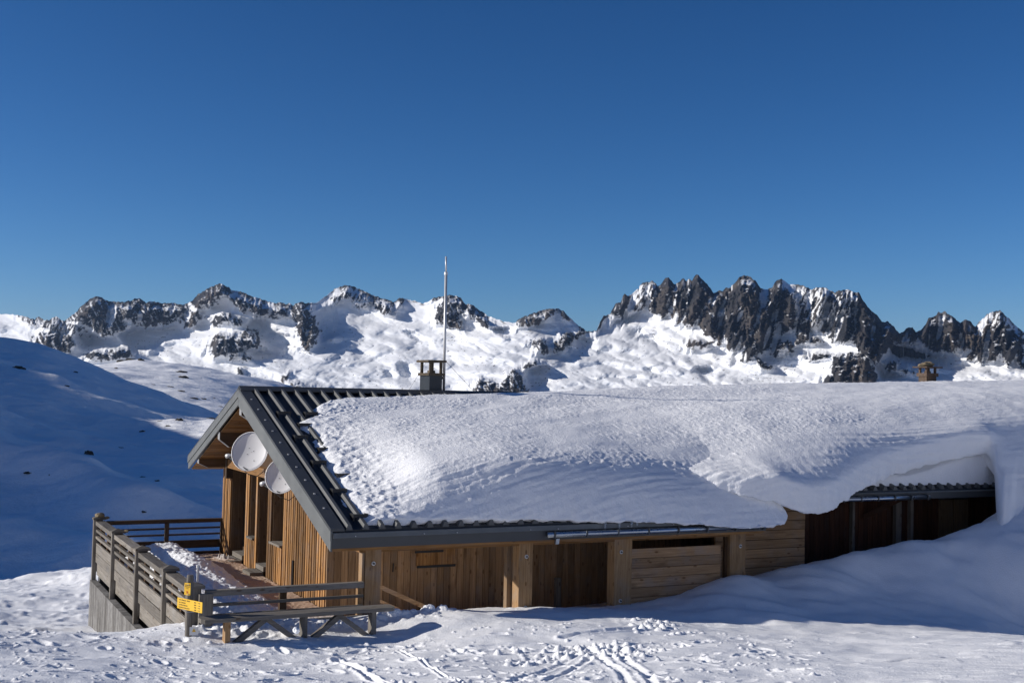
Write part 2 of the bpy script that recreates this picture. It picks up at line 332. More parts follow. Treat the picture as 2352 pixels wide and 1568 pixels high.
rockC = ['205,625 235,550 265,500 300,500 250,560 240,625', '320,480 385,375 440,375 460,290 500,320 540,290 520,400 450,525 400,510', '700,430 750,300 850,140 880,132 950,215 940,330 880,470 820,525 740,490',
 '900,480 950,380 950,235 1025,145 1060,200 1060,330 1040,480 1000,550 940,590', '1062,330 1070,180 1140,110 1250,210 1305,300 1240,400 1180,500 1100,600 1030,610 1005,560 1045,480', '1160,580 1210,450 1310,290 1400,262 1460,230 1440,330 1390,420 1380,560 1400,700 1360,780 1330,740 1310,710 1230,690 1190,620',
 '1400,640 1380,500 1440,300 1510,185 1590,115 1700,165 1755,250 1740,400 1690,600 1600,790 1500,860 1430,800', '1570,890 1650,700 1720,560 1850,250 1940,142 1970,200 1900,400 1880,640 1840,820 1770,830 1700,880 1620,940 1580,940',
 '1905,640 1900,400 1975,220 2060,330 2080,500 2060,640 2000,640 1930,680', '1850,870 1870,740 1990,720 2070,790 2040,850 1920,915', '1040,780 1080,715 1180,725 1250,740 1300,745 1200,815 1060,810', '1700,890 1740,900 1800,940 1870,985 1800,1015 1740,980',
 '2070,760 2090,600 2110,420 2140,380 2200,520 2210,650 2190,740 2100,770']
rockCs = ['555,440 600,330 610,200 730,165 790,225 740,310 690,370 590,460', '2060,330 2100,208 2220,250 2290,230 2352,235 2352,560 2300,600 2215,620 2180,450 2110,400']
rockD = ['500,690 560,560 620,480 740,520 760,640 700,720 640,770 560,760', '760,640 780,300 830,340 870,405 960,485 1010,560 1080,555 1170,660 1210,670 1200,760 1120,760 1100,840 1040,900 1000,950 930,960 860,890 790,830 720,720',
 '430,650 440,560 520,540 500,690', '320,760 360,690 420,710 430,750 380,780', '520,1160 530,980 560,890 660,870 830,850 900,900 990,1160', '1020,970 1080,915 1150,930 1220,990 1310,1040 1250,1050 1150,1010 1070,1040',
 '1215,660 1300,605 1340,680 1330,740 1290,790 1220,760', '1345,690 1420,595 1450,515 1600,450 1680,505 1750,570 1740,800 1700,860 1580,830 1500,860 1420,780', '1755,600 1800,530 1850,555 1935,690 1900,790 1780,850',
 '1810,880 1880,780 1950,680 1990,560 2030,535 2090,600 2150,620 2250,640 2352,665 2352,990 2260,940 2190,980 2140,900 2040,930 1950,960 1850,930', '250,890 330,870 440,840 540,860 470,910 320,940', '425,1160 500,1050 540,1060 530,1160']
rockDs = ['190,560 220,300 350,252 450,232 560,280 690,245 790,280 740,520 620,470 560,560 440,560', '2020,590 2060,500 2130,465 2200,560 2270,620 2150,630']
shad = [L(zA, s) for s in ('790,480 880,440 1060,440 1200,400 1250,450 1150,520 1000,590 960,630 900,600 830,540', '1640,440 1700,380 1800,380 1900,470 1990,490 2030,540 1980,590 1850,640 1700,660 1660,610 1770,560',
 '2140,310 2240,300 2330,400 2300,480 2160,540 2130,440', '500,470 560,440 700,510 790,480 900,600 700,570 560,570')]
shad += [L(zB, s) for s in ('480,420 620,470 710,520 640,540 560,490', '1110,440 1280,420 1250,500 1180,500', '1680,500 1800,500 1830,540 1770,580 1680,560', '1340,730 1440,680 1530,700 1480,760 1520,800 1440,850 1380,860',
 '480,660 560,670 630,740 610,790 530,770', '1000,540 1080,560 1110,620 1050,600', '830,640 900,650 930,720 870,700', '380,700 470,720 500,780 440,790')]
shad += [L(zC, s) for s in ('310,560 450,530 580,470 660,490 600,550 480,590', '500,610 620,650 760,700 940,850 840,830 700,740 560,690', '860,850 1000,920 1060,980 960,970', '1090,990 1280,970 1400,1020 1290,1070 1350,1130 1250,1140', '0,720 210,740 130,820 0,810',
 '620,960 760,1000 800,1060 700,1050', '500,1050 600,1060 640,1110 540,1100')]
shad += [L(zD, s) for s in ('1100,770 1200,770 1300,800 1420,830 1560,880 1740,870 1850,850 1740,940 1640,985 1500,970 1300,960 1140,900 1020,960', '950,970 1020,960 1290,1100 1000,1110', '190,800 320,740 300,800 180,860 60,900')]

nc, nr = 1500, 330
cx = np.array([p[0] for p in crest]); cy = np.array([p[1] for p in crest]); od = np.argsort(cx, kind='stable'); cx, cy = cx[od], cy[od]
xs = np.linspace(-240, 2600, nc)
yc = np.interp(xs, cx, cy)+noise(xs/7, xs*0, 3)*2.2+noise(xs/3, xs*0, 5)*1.1
tt = np.linspace(0, 1, nr)**.85
X2 = np.broadcast_to(xs, (nr, nc)); Y2 = 990+(yc[None]-990)*tt[:, None]
rock = np.zeros((nr, nc)); bulge = np.zeros((nr, nc)); streak = np.zeros((nr, nc))
wob = fbm((X2+(Y2-700)*.3)/13, Y2/17, 5, 11, .62)*6.5+noise(X2/2.6, Y2/3.2, 12)*1.6
def window(poly, m):
    a = np.array(poly); return np.where((X2 > a[:, 0].min()-m) & (X2 < a[:, 0].max()+m) & (Y2 > a[:, 1].min()-m) & (Y2 < a[:, 1].max()+m))
for fn, solid, stre in ((zA, rockA, rockAs), (zB, rockB, rockBs), (zC, rockC, rockCs), (zD, rockD, rockDs)):
    for s, isst in [(q, 0) for q in solid]+[(q, 1) for q in stre]:
        pl = L(fn, s); ii = window(pl, 14)
        q_ = np.array(pl); wsc = np.clip(min(np.ptp(q_[:, 0]), np.ptp(q_[:, 1]))/55, .25, 1)
        d = sdist(X2[ii], Y2[ii], pl)+wob[ii]*wsc
        rock[ii] = np.maximum(rock[ii], sstep(-1.2, 1.2, d)); bulge[ii] = np.maximum(bulge[ii], np.clip(d/18, 0, 1)**.6*(1-.35*isst))
        if isst: streak[ii] = np.maximum(streak[ii], sstep(-1, 3, d))
def blur(a, n, ax, it=2):
    for _ in range(it):
        pad = [(0, 0), (0, 0)]; pad[ax] = (n, n); b = np.pad(a, pad, mode='edge'); c = np.cumsum(b, ax); c = np.insert(c, 0, 0, ax)
        k = 2*n+1; a = (np.take(c, range(k, c.shape[ax]), ax)-np.take(c, range(0, c.shape[ax]-k), ax))/k
    return a
for j in range(nc):                              # bare rock right up to the skyline
    k_ = np.searchsorted(-Y2[:, j], -(yc[j]+11)); rock[k_:, j] = np.maximum(rock[k_:, j], rock[max(k_-1, 0), j]*.97)
soft = blur(blur(rock, 10, 1), 4, 0)
ang = np.radians(25+43*soft)
yg = np.arange(990., 560., -1.); ag = np.empty((len(yg), nc))
for j in range(nc): ag[:, j] = np.interp(-yg, -Y2[:, j], ang[:, j])
ag = blur(ag, 6, 1)
rg_ = np.empty_like(ag); rg_[0] = 2300
for i in range(1, len(yg)): rg_[i] = rg_[i-1]+rg_[i-1]/F/np.tan(ag[i])
rg_ = blur(rg_, 30, 1)
rg_ = rg_-(xs[None]-1176)*.42
r = np.empty((nr, nc))
for j in range(nc): r[:, j] = np.interp(-Y2[:, j], -yg, rg_[:, j])
# relief: buttresses and gullies in the rock, rolls and hollows in the snow
sl_ = (Y2-700)*.25
mod = .45+.9*sstep(-.5, .6, fbm(X2/55, Y2/60, 2, 23))
gul = ridged((X2+sl_)/62, Y2/190, 2, 20)*38+mod*(ridged((X2+sl_)/27, Y2/110, 2, 21)*25+ridged((X2-sl_*.5)/10, Y2/40, 3, 31)*9)+ridged((X2+sl_*.3)/4.2, Y2/16, 2, 41)*2.5
gul = gul+fbm(X2/24, (Y2+X2*.15)/7.5, 3, 42)*9+fbm(X2/9, Y2/3.4, 2, 43)*3.5
rel = -bulge*28-soft*gul
sm = 1-soft
rel += sm*(-fbm(X2/95, Y2/36, 2, 51)*18-fbm(X2/40, Y2/18, 2, 52)*2-np.abs(noise(X2/52, Y2/25, 54))*15-np.abs(noise(X2/21, Y2/11, 55))*4-fbm(X2/15, Y2/8, 3, 53)*1.2)*sstep(640, 760, Y2)
dep_all = np.zeros((nr, nc))
for pl in shad:
    a = np.array(pl); ii = window(pl, 6); d = sdist(X2[ii], Y2[ii], pl)
    x0, x1 = a[:, 0].min(), a[:, 0].max(); W_ = (x1-x0)
    lo = np.full(nr, np.nan)
    # recess that starts sharply at its left rim and runs out gently to the right
    P_ = a; yy = Y2[ii]; xl = np.full(yy.shape, x0); xr = np.full(yy.shape, x1)
    cr_l = np.full(yy.shape, 1e9); cr_r = np.full(yy.shape, -1e9)
    for (ax_, ay_), (bx_, by_) in zip(pl, pl[1:]+[pl[0]]):
        if ay_ == by_: continue
        c_ = ((yy >= min(ay_, by_)) & (yy <= max(ay_, by_))); xx = (bx_-ax_)*(yy-ay_)/(by_-ay_)+ax_
        cr_l = np.where(c_, np.minimum(cr_l, xx), cr_l); cr_r = np.where(c_, np.maximum(cr_r, xx), cr_r)
    ok = cr_r > cr_l
    t_ = np.clip((X2[ii]-cr_l)/np.maximum(cr_r-cr_l, 1), 0, 1); wid = np.clip(cr_r-cr_l, 0, 75)
    dep = np.where(ok & (d > -1), wid*1.1*sstep(0, .10, t_)*(1-t_**3), 0)*sstep(-1, 6, d)
    dep_all[ii] = np.maximum(dep_all[ii], dep)
rel = rel+blur(blur(dep_all, 3, 1), 2, 0)
edge = sstep(0, 22, Y2-yc[None])
r = r+rel*(.35+.65*edge)
# where the snow holds in the rock, and specks of rock in the snow
pat = fbm((X2+sl_)/11, Y2/15, 4, 61)+.35*noise(X2/3.2, Y2/4.5, 62)
dirs = ray(X2, Y2); Pm = dirs*r[..., None]
nn = np.cross(np.gradient(Pm, axis=1), np.gradient(Pm, axis=0)); nn /= np.linalg.norm(nn, axis=-1)[..., None]+1e-12; nz_ = np.abs(nn[..., 2])
ledge = blur(blur(nz_, 1, 1, 1), 1, 0, 1)+.07*pat
q8 = np.quantile(ledge[rock > .8], .86); ledge = np.maximum(sstep(q8, q8+.10, ledge), sstep(.80, .9, pat)*.8)
clr = blur(ridged((X2+sl_)/27, Y2/110, 2, 21)+.5*ridged((X2+sl_)/62, Y2/190, 2, 20), 1, 1, 1); qc = np.quantile(clr[rock > .8], .13); ledge = np.maximum(ledge, sstep(qc, qc-.16, clr)*.95)
stk = sstep(-.02, .22, fbm((X2+sl_*1.6)/6, (Y2+X2*.2)/24, 4, 63))
stA = sstep(.40, .55, fbm((X2+(Y2-700)*-.45)/5.5, (Y2+X2*.25)/22, 4, 65))*sstep(1330, 1250, X2)*.9
ledge = ledge*(.12+.88*sstep(2, 15, Y2-yc[None]+6*noise(X2/15, Y2*0, 66)))
R_ = rock*(1-ledge*.92)*(1-streak*stk*.92)*(1-stA)
near_c = sstep(10, 0, Y2-yc[None]-0)*sstep(.0, .5, fbm(X2/16, Y2/10, 3, 64))
R_ = np.maximum(R_, near_c*.9*sstep(700, 705, X2+300))
spk = sstep(.80, .92, fbm(X2/7.5, Y2/3.6, 3, 71)+.25*fbm(X2/60, Y2/45, 2, 72))*sstep(720, 780, Y2)
R_ = np.clip(np.maximum(R_, spk), 0, 1)
# back of the range, falling away behind the crest
back = [Pm[-1]*(1+k*.02)-np.array([0, 0, 1.])*k*90 for k in (1, 2, 4, 8)]
Pm = np.concatenate([Pm, np.stack(back)], 0); R_ = np.concatenate([R_, np.repeat(R_[-1:], 4, 0)], 0)
mo = grid_mesh('mountain_range', Pm, M_MTN, {'rock': R_})
tag(mo, 'jagged snowy alpine range with dark rock towers under the blue sky', None, None, 'structure')

# ------------------------------------------------------------------ hills to the left
def pts3(cols):
    out = []
    for x, lst in cols:
        for y, Y in lst: out.append(at_depth(x, y, Y))
    return np.array(out)
hp = pts3([(0, [(775, 330), (820, 280), (900, 215), (1000, 165), (1100, 130), (1200, 106), (1300, 92), (1345, 86)]),
           (150, [(819, 340), (900, 240), (1000, 180), (1100, 140), (1200, 110), (1310, 92)]),
           (300, [(858, 350), (920, 262), (962, 235), (985, 200), (1030, 176), (1045, 165), (1100, 140), (1200, 112), (1300, 92)]),
           (430, [(924, 335), (950, 275), (975, 210), (1000, 190), (1050, 165), (1100, 145), (1200, 115), (1290, 95)]),
           (500, [(957, 320), (975, 215), (1050, 165), (1200, 115), (1280, 95)]), (650, [(1010, 300), (1120, 160), (1330, 95)]), (900, [(1040, 300), (1180, 150), (1390, 95)])])
hx = np.array([tuple(at_depth(-70, 772, 335)), tuple(at_depth(-70, 816, 280)), tuple(at_depth(-60, 890, 215)), (-210, 300, 38), (-320, 300, 92), (-440, 300, 110), (-320, 205, 83), (-200, 205, 43), (-140, 205, 21), (-120, 130, 16), (-120, 95, 10), (-200, 130, 55), (-320, 130, 102), (-200, 100, 56), (-320, 100, 104), (-110, 150, 14), (-440, 150, 120), (-200, 66, 40), (-320, 66, 92), (-440, 66, 110), (-120, 66, 4), (-60, 60, -12), (-20, 60, -15), (60, 60, -22), (-140, 420, 12), (-260, 450, 50), (0, 420, -30), (-60, 420, -18)], float)
hp = np.concatenate([hp, hx]); hA0 = tps(hp[:, :2], hp[:, 2])
lips = [([(-40, 1120), (60, 1116), (170, 1130), (250, 1152), (330, 1176)], [128, 128, 124, 118, 112], 1.5), ([(-60, 1236), (60, 1242), (150, 1262), (230, 1280)], [100, 99, 97, 95], 1.0), ([(-60, 1086), (40, 1083), (90, 1090), (140, 1096)], [137, 136, 134, 132], .9),
        ([(180, 1038), (205, 1033), (240, 1030), (290, 1028), (350, 1036)], [172, 172, 172, 172, 170], .7), ([(275, 975), (310, 973), (350, 972), (410, 965), (490, 964)], [212, 212, 212, 212, 212], .25), ([(-40, 850), (60, 858), (120, 865)], [255, 252, 250], .8), ([(180, 1203), (260, 1200), (340, 1205), (500, 1215)], [112, 112, 111, 110], .7)]
lipw = [(at_depth(np.array([p[0] for p in a]), np.array([p[1] for p in a]), np.array(b)), h) for a, b, h in lips]
def hillA(x, y):
    z = hA0(x, y)
    for p, h in lipw:
        d = seg_dist(x, y, [tuple(q[:2]) for q in p]); z = z+1.9*h*np.exp(-(d/4.2)**2)
    z = z+fbm(x/38, y/38, 3, 81)*1.5+fbm((x+y*.5)/14, y/7, 2, 84)*.35+fbm(x/9, y/16, 3, 82)*.36+ridged((x+y*.25)/8, y/3.2, 2, 83)*.16
    return z
gx = np.concatenate([np.linspace(-440, -150, 70), np.linspace(-148, 20, 330), np.linspace(24, 120, 24)]); gy = np.concatenate([np.linspace(55, 240, 330), np.linspace(242, 430, 110)])
GX, GY = np.meshgrid(gx, gy); GZ = hillA(GX, GY)
GZ = GZ-sstep(334, 400, GY)*30
h1 = grid_mesh('hill', np.stack([GX, GY, GZ], -1), M_HILLSNOW); tag(h1, 'big smooth snow hill in blue shade at left', kind='structure')
hb = pts3([(263, [(832, 620), (850, 540)]), (150, [(845, 620), (850, 560)]), (325, [(824, 620), (870, 500)]), (408, [(837, 600), (890, 470), (925, 420)]), (483, [(853, 580), (910, 450), (945, 400)]), (574, [(889, 545), (930, 450), (960, 400)]), (700, [(945, 520), (990, 420)])])
hb = np.concatenate([hb, np.array([(-330, 650, 40), (-330, 560, 20), (-200, 380, -10), (0, 380, -40), (150, 500, -60), (0, 700, -30), (-150, 720, 0), (-60, 360, -32)], float)]); hB0 = tps(hb[:, :2], hb[:, 2])
def hillB(x, y): return hB0(x, y)+fbm(x/30, y/30, 3, 91)*1.2+fbm(x/7, y/10, 3, 92)*.35
GX2, GY2 = np.meshgrid(np.linspace(-330, 120, 240), np.linspace(365, 720, 200)); GZ2 = hillB(GX2, GY2)-sstep(600, 720, GY2)*40
h2 = grid_mesh('hill', np.stack([GX2, GY2, GZ2], -1), M_HILLSNOW); tag(h2, 'second snow slope with dark rock patches behind the shaded hill', kind='structure')
gp = np.array([[(-9000, -9000, -160), (9000, -9000, -160)], [(-9000, 9000, -160), (9000, 9000, -160)]], float)
tag(grid_mesh('ground', gp, M_HILLSNOW), kind='structure')

# rocks showing through the snow of the hills
def hit(x, y):
    d = ray(x, y)
    for Y in np.concatenate([np.arange(80, 345, .8), np.arange(366, 640, 2.)]):
        p = d*(Y/d[1]); h = hillA(p[0:1], p[1:2])[0] if Y < 345 else hillB(p[0:1], p[1:2])[0]
        if p[2] <= h: return p, Y
    return None, None
def blob(name, mat_, rx, ry, rz, seed, rough=.35, n=2):
    bm = bmesh.new(); bmesh.ops.create_icosphere(bm, subdivisions=n, radius=1)
    co = np.array([v.co[:] for v in bm.verts]); k = 1+rough*(fbm(co[:, 0]*1.3+seed, co[:, 1]*1.3+co[:, 2]*.9, 3, seed % 40)); k = np.maximum(k, .4)
    for v, q, s_ in zip(bm.verts, co, k): v.co = Vector((q[0]*s_*rx, q[1]*s_*ry, q[2]*s_*rz))
    me = bpy.data.meshes.new(name); bm.to_mesh(me); bm.free(); me.materials.append(mat_)
    for p in me.polygons: p.use_smooth = False
    o = bpy.data.objects.new(name, me); COL.objects.link(o); return o
rocks = [(95, 226, 78, 20, 'long dark turf patch high on the shaded hill, leftmost of its patches'), (393, 246, 30, 9, 'small dark rock near the top of the shaded hill, right of the long turf patch'), (345, 318, 30, 8, 'small low rock below and left of the small rock near the hill top'),
 (640, 188, 60, 14, 'dark rock on the crest of the rear slope, leftmost of the crest rocks'), (685, 180, 50, 12, 'middle rock on the crest of the rear slope'), (738, 186, 34, 20, 'rightmost rock on the crest of the rear slope'), (605, 226, 24, 7, 'small rock below the crest rocks of the rear slope'),
 (945, 246, 66, 14, 'upper dark rock band on the right part of the rear slope'), (952, 274, 56, 20, 'largest rock patch on the right part of the rear slope'), (795, 312, 32, 7, 'thin rock streak left of centre on the rear slope'), (885, 323, 40, 9, 'thin dark streak, upper of a stepped pair on the rear slope'), (940, 345, 46, 9, 'thin dark streak, lower of a stepped pair on the rear slope'),
 (1003, 384, 54, 14, 'elongated rock low on the rear slope beside the roof edge'), (1062, 386, 32, 9, 'slim rock just right of the elongated low rock'), (1118, 382, 20, 9, 'small rock near the hut roof on the rear slope'), (1150, 427, 28, 9, 'dark rock touching the line of the hut roof, lowest on the rear slope'),
 (840, 503, 56, 12, 'flat rock on the crest of the sunlit knoll'), (882, 529, 34, 12, 'rock just below the crest of the sunlit knoll'), (938, 496, 38, 18, 'dark boulder on the knoll crest, right of the flat rock'), (745, 556, 34, 14, 'rock at the left end of the sunlit knoll slope'), (1095, 487, 54, 9, 'long rock on the knoll crest beside the hut roof'),
 (463, 676, 48, 40, 'biggest dark boulder at the left tip of the lower snow ridge'), (436, 658, 20, 10, 'small rock above the biggest boulder of the lower ridge'), (540, 649, 28, 8, 'thin rock on the lower ridge right of the biggest boulder'), (602, 666, 26, 11, 'rock just under the lower ridge line'), (630, 642, 38, 9, 'flat rock at the right end of the lower ridge'),
 (150, 771, 52, 10, 'dark rock on the snow lip at the far left'), (265, 780, 18, 6, 'tiny rock on the far left snow lip'), (742, 794, 34, 6, 'thin rock in the shaded bowl left of the hut'), (818, 814, 26, 10, 'small rock in the shaded bowl, nearest the hut wall'), (752, 970, 46, 10, 'low rock at the end of the bright snow lip')]
rk = 0
for (x, y, w_, h_, lab) in rocks:
    p, Y = hit(x/2.276, 746.5+y/2.276)
    if p is None: continue
    s_ = Y/F/2.276/2
    o = blob('rock', M_TURF, w_*s_*1.05, max(w_*s_*.7, .5), max(h_*s_*1.25, .12), 100+rk, .45, 3); rk += 1
    o.location = Vector(p-np.array([0, 0, max(h_*s_, .1)*.25])); o.rotation_euler = (0, 0, random.uniform(-.3, .3))
    tag(o, lab, 'rock', 'dark rocks showing through the snow of the hills')

# ------------------------------------------------------------------ snowfield round the hut
cl = []
def gl(u, v, z): cl.append(world(u, v, z))
for u, z in ((-2.84, .30), (-1.5, .31), (.41, .32), (1.19, .33), (2.84, .26), (4.99, .15), (5.5, .17), (6.54, .33), (7.56, .53), (9.17, .62), (10.42, .82), (12.1, 1.02), (13.37, 1.16), (14.2, 1.32), (15, 1.56), (16, 1.80), (17.5, 1.95), (20, 2.1)): gl(u, -2.2, z)
for u, z in ((-2.4, .21), (-1.2, .19), (0, .17)): gl(u, -2.95, z)
for u, z in ((.3, .1), (3, .0), (5, -.1), (7.5, .2), (9.2, .25), (10.4, .4), (12.1, .62), (13.4, .75), (14.5, .9), (15.3, 1.0)): gl(u, -1.3, z)
for u, z in ((2, -.4), (6, -.4), (11, -.1), (14, .2)): gl(u, 1.5, z)
for u, z in ((14.2, 1.12), (15.5, 1.30), (17.5, 1.45), (20, 1.6)): gl(u, -3.0, z)
for u, z in ((15.2, 1.5), (15.8, 1.75)): gl(u, -1.7, z)
for u, z in ((15.6, 1.72), (17, 1.9), (19, 2.0)): gl(u, -2.6, z)
for u, z in ((16.5, 1.2), (18, 1.3)): gl(u, -1.2, z)
for (x, y, v, ) in ((2352, 1310, -3.6), (2352, 1380, -3.8), (2352, 1446, -4.5), (2352, 1458, -7.0), (2200, 1290, -2.8), (2200, 1350, -3.5), (2200, 1430, -4.4), (2200, 1455, -6.6), (2000, 1330, -2.7), (2000, 1395, -3.6), (1800, 1368, -2.8), (1800, 1420, -4.0), (1560, 1400, -2.9), (2600, 1200, -2.7), (2600, 1448, -4.9), (2600, 1300, -3.4)):
    q = pv(x, y, v); cl.append(world(*q))
for X, Y, z in ((0, 0, -1.7), (-6, 0, -1.75), (6, 0, -1.6), (0, 7, -2.59), (0, 13.7, -3.44), (-5, 13.7, -3.42), (5.5, 13.7, -3.38), (-8, 13.7, -3.35), (9, 13.7, -3.28), (-5.2, 18, -3.80), (-6.4, 18, -3.82), (-9, 18, -3.72), (-7.5, 22, -5.0), (-10.5, 22, -5.0), (-6, 27, -5.45), (-10.5, 26, -5.5), (-14, 26, -5.4), (-8, 33, -6.2), (-14, 33, -6.3), (-22, 33, -5.6)): cl.append(np.array([X, Y, z]))
for x, y, Y in ((0, 1336, 44), (110, 1316, 44), (215, 1300, 44), (330, 1290, 44), (-120, 1350, 44), (100, 1352, 40), (200, 1340, 38)): cl.append(at_depth(x, y, Y))
for X, Y, z in ((-24, 54, -11.5), (-8, 54, -11.5), (10, 54, -12), (-45, 54, -10), (-24, 75, -17), (10, 75, -18), (0, 40, -6.5), (14, 40, -4.5), (24, 40, -4), (-40, 35, -5), (-30, 15, -2), (25, 15, -2), (30, 25, -2.5)): cl.append(np.array([X, Y, z]))
cl = np.array(cl); G0 = tps(cl[:, :2], cl[:, 2])
az = np.linspace(math.radians(-33), math.radians(33), 1180)
rg = np.concatenate([np.linspace(1.5, 12.3, 16), np.linspace(12.45, 15.5, 190), np.linspace(15.52, 20.6, 210), np.linspace(20.65, 26, 50), np.linspace(26.08, 47, 170), np.linspace(47.5, 80, 20)])
AZ, RG = np.meshgrid(az, rg); SX = RG*np.sin(AZ); SY = RG*np.cos(AZ)
SZ = G0(SX, SY)
px_ = 1176+F*SX/SY                            # how far right in the view: trodden on the left, wind-packed on the right
tr = 1-sstep(1750, 2050, px_-(RG-14)*60)
su = (SX-O[0])*U[0]+(SY-O[1])*U[1]; sv = (SX-O[0])*V[0]+(SY-O[1])*V[1]
drift = sstep(1.0, 3.5, su-4.5-(-2.2-sv)*.9)*sstep(6.5, 5, -sv-.35*su+1.5)   # the smooth drift by the annex
rough = tr*(1-.75*drift)
SZ += fbm(SX/2.1, SY/1.6, 3, 101)*.055*(.5+.5*tr)
SZ += rough*(fbm(SX/.6, SY/.4, 3, 102)*.014+np.maximum(0, fbm(SX/.2, SY/.16, 3, 103)-.22)*.022*sstep(-.1, .5, fbm(SX/1.5, SY/.9, 2, 109)))
SZ += (1-tr)*(1-drift*.6)*(fbm(SX/.85, SY/.16, 4, 104)*.021+np.maximum(0, fbm(SX/.5, SY/.2, 3, 105)-.35)*.03)
SZ += drift*(fbm(SX/1.3, SY/.35, 3, 106)*.03)+sstep(3.5, 6, su)*sstep(-5.5, -4, sv)*(fbm(SX/1.6, SY/.5, 4, 110)*.035+np.maximum(0, ridged((SX+SY*.3)/2.2, SY/.7, 2, 111)-.4)*.04)
far_ = sstep(22, 27, RG)*sstep(-1, -3, SX); SZ += far_*(fbm(SX/3, SY/3, 4, 107)*.11+np.maximum(0, fbm(SX/.6, SY/1.0, 3, 108)-.15)*.07)
def stamp(x, y, rad, fn):
    r0_ = math.hypot(x, y); a0 = math.atan2(x, y); k = rad*1.05
    i0, i1 = np.searchsorted(rg, [r0_-k, r0_+k]); j0, j1 = np.searchsorted(az, [a0-k/r0_, a0+k/r0_])
    if i1 <= i0 or j1 <= j0: return
    s_ = np.s_[i0:i1, j0:j1]; dx = SX[s_]-x; dy_ = SY[s_]-y
    SZ[s_] += fn(dx, dy_)
def on_left(x, y): return 1176+F*x/y < 1850+rng.normal()*120
for _ in range(330):                             # boot prints, elongated pits with a raised rim
    Y = rng.uniform(12.4, 18.6); X = Y*math.tan(math.radians(rng.uniform(-25, 25)))
    if not on_left(X, Y): continue
    th = rng.uniform(-.6, .6)+(.6 if rng.random() < .5 else -.8); c_, s_ = math.cos(th), math.sin(th); a_, b_ = rng.uniform(.09, .17), rng.uniform(.05, .08); dp = rng.uniform(.010, .034)
    def fn(dx, dy_, c_=c_, s_=s_, a_=a_, b_=b_, dp=dp):
        q = ((dx*c_+dy_*s_)/a_)**2+((dy_*c_-dx*s_)/b_)**2; return -dp*np.exp(-q**2)+dp*.45*np.exp(-(np.sqrt(q)-1.45)**2/.08)
    stamp(X, Y, .36, fn)
for _ in range(3600):                            # crumbs and clods thrown up by the prints
    Y = rng.uniform(12.4, 19.); X = Y*math.tan(math.radians(rng.uniform(-25, 25)))
    if fbm(np.array([X/1.4]), np.array([Y/1.1]), 2, 130)[0] < .02+rng.normal()*.22 or not on_left(X, Y): continue
    a_ = abs(rng.normal())*.014+.011; h_ = a_*rng.uniform(.5, 1.0)
    stamp(X, Y, a_*1.3, lambda dx, dy_, a_=a_, h_=h_: h_*np.clip(1.15-(dx*dx+dy_*dy_*.8)/(a_*a_), 0, .8))
def groove(px_pts, wid, dp, rim):
    P = []
    for (x, y) in px_pts:                        # find the ground under these points of the view
        d = ray(x, y)
        for Y in np.arange(10, 24, .02):
            q = d*(Y/d[1])
            if q[2] < G0(q[0:1], q[1:2])[0]: break
        P.append((q[0], q[1]))
    a = np.array(P); ii = np.where((SX > a[:, 0].min()-.5) & (SX < a[:, 0].max()+.5) & (SY > a[:, 1].min()-.5) & (SY < a[:, 1].max()+.5))
    d = seg_dist(SX[ii], SY[ii], P)+noise(SX[ii]/.25, SY[ii]/.25, 140)*wid*.35
    SZ[ii] += -dp*np.exp(-(d/wid)**4)+rim*np.exp(-((d-wid*1.7)/(wid*.6))**2)
g3 = lambda x, y: ((1900+x/1.96)/1.7415, (2350+y/1.96)/1.7415)
groove([g3(850, 490), g3(650, 590), g3(400, 690), g3(200, 770)], .045, .014, .006)
groove([g3(950, 520), g3(760, 620), g3(560, 720)], .05, .02, .009)
groove([g3(970, 545), g3(1100, 610), g3(1200, 720), g3(1240, 790)], .05, .024, .010)
groove([g3(1160, 550), g3(1300, 640), g3(1400, 740), g3(1440, 800)], .05, .024, .010)
groove([g3(0, 465), g3(250, 440), g3(490, 425)], .06, .04, .02)
groove([g3(700, 380), g3(1000, 345), g3(1330, 320)], .07, .035, .02)
z7 = lambda x, y: ((1400+x/1.68)/1.7415, (2300+y/1.68)/1.7415)
groove([z7(330, 505), z7(450, 585), z7(600, 660), z7(740, 730)], .022, .035, .015)
groove([z7(-100, 560), z7(50, 640), z7(250, 730)], .05, .03, .02)
z8 = lambda x, y: ((2696+x/1.68)/1.7415, (2200+y/1.68)/1.7415)
groove([z8(1080, 750), z8(1450, 738), z8(1900, 712)], .03, .035, .01)
for cx_, cy_, n_ in ((1640, 505, 90), (1880, 520, 60), (1270, 545, 50), (2040, 350, 60), (700, 905, 30)):   # heaps of broken crust
    c0 = z7(cx_, cy_) if cx_ < 2352 else z7(cx_, cy_)
    d = ray(*c0)
    for Y in np.arange(10, 24, .02):
        q = d*(Y/d[1])
        if q[2] < G0(q[0:1], q[1:2])[0]: break
    for _ in range(n_):
        a_ = rng.uniform(.02, .06); stamp(q[0]+rng.normal()*.28, q[1]+rng.normal()*.35, a_*1.3, lambda dx, dy_, a_=a_: a_*.9*np.clip(1.2-(dx*dx+dy_*dy_)/(a_*a_), 0, .75))
for _ in range(260):                             # shovelled rubble between bench and railing
    u_ = rng.uniform(-2.9, 1.4); v_ = rng.normal(-2.45, .16); q = world(u_, v_, 0)
    a_ = rng.uniform(.03, .085); stamp(q[0], q[1], a_*1.3, lambda dx, dy_, a_=a_: a_*.42*np.clip(1.2-(dx*dx+dy_*dy_)/(a_*a_)+noise(dx/.035+u_*9, dy_/.035, 5)*.3, 0, .7))
g_o = grid_mesh('snowfield', np.stack([SX, SY, SZ], -1), M_SNOW, flip=True); tag(g_o, 'trodden sunlit snow in front of the hut', kind='structure')
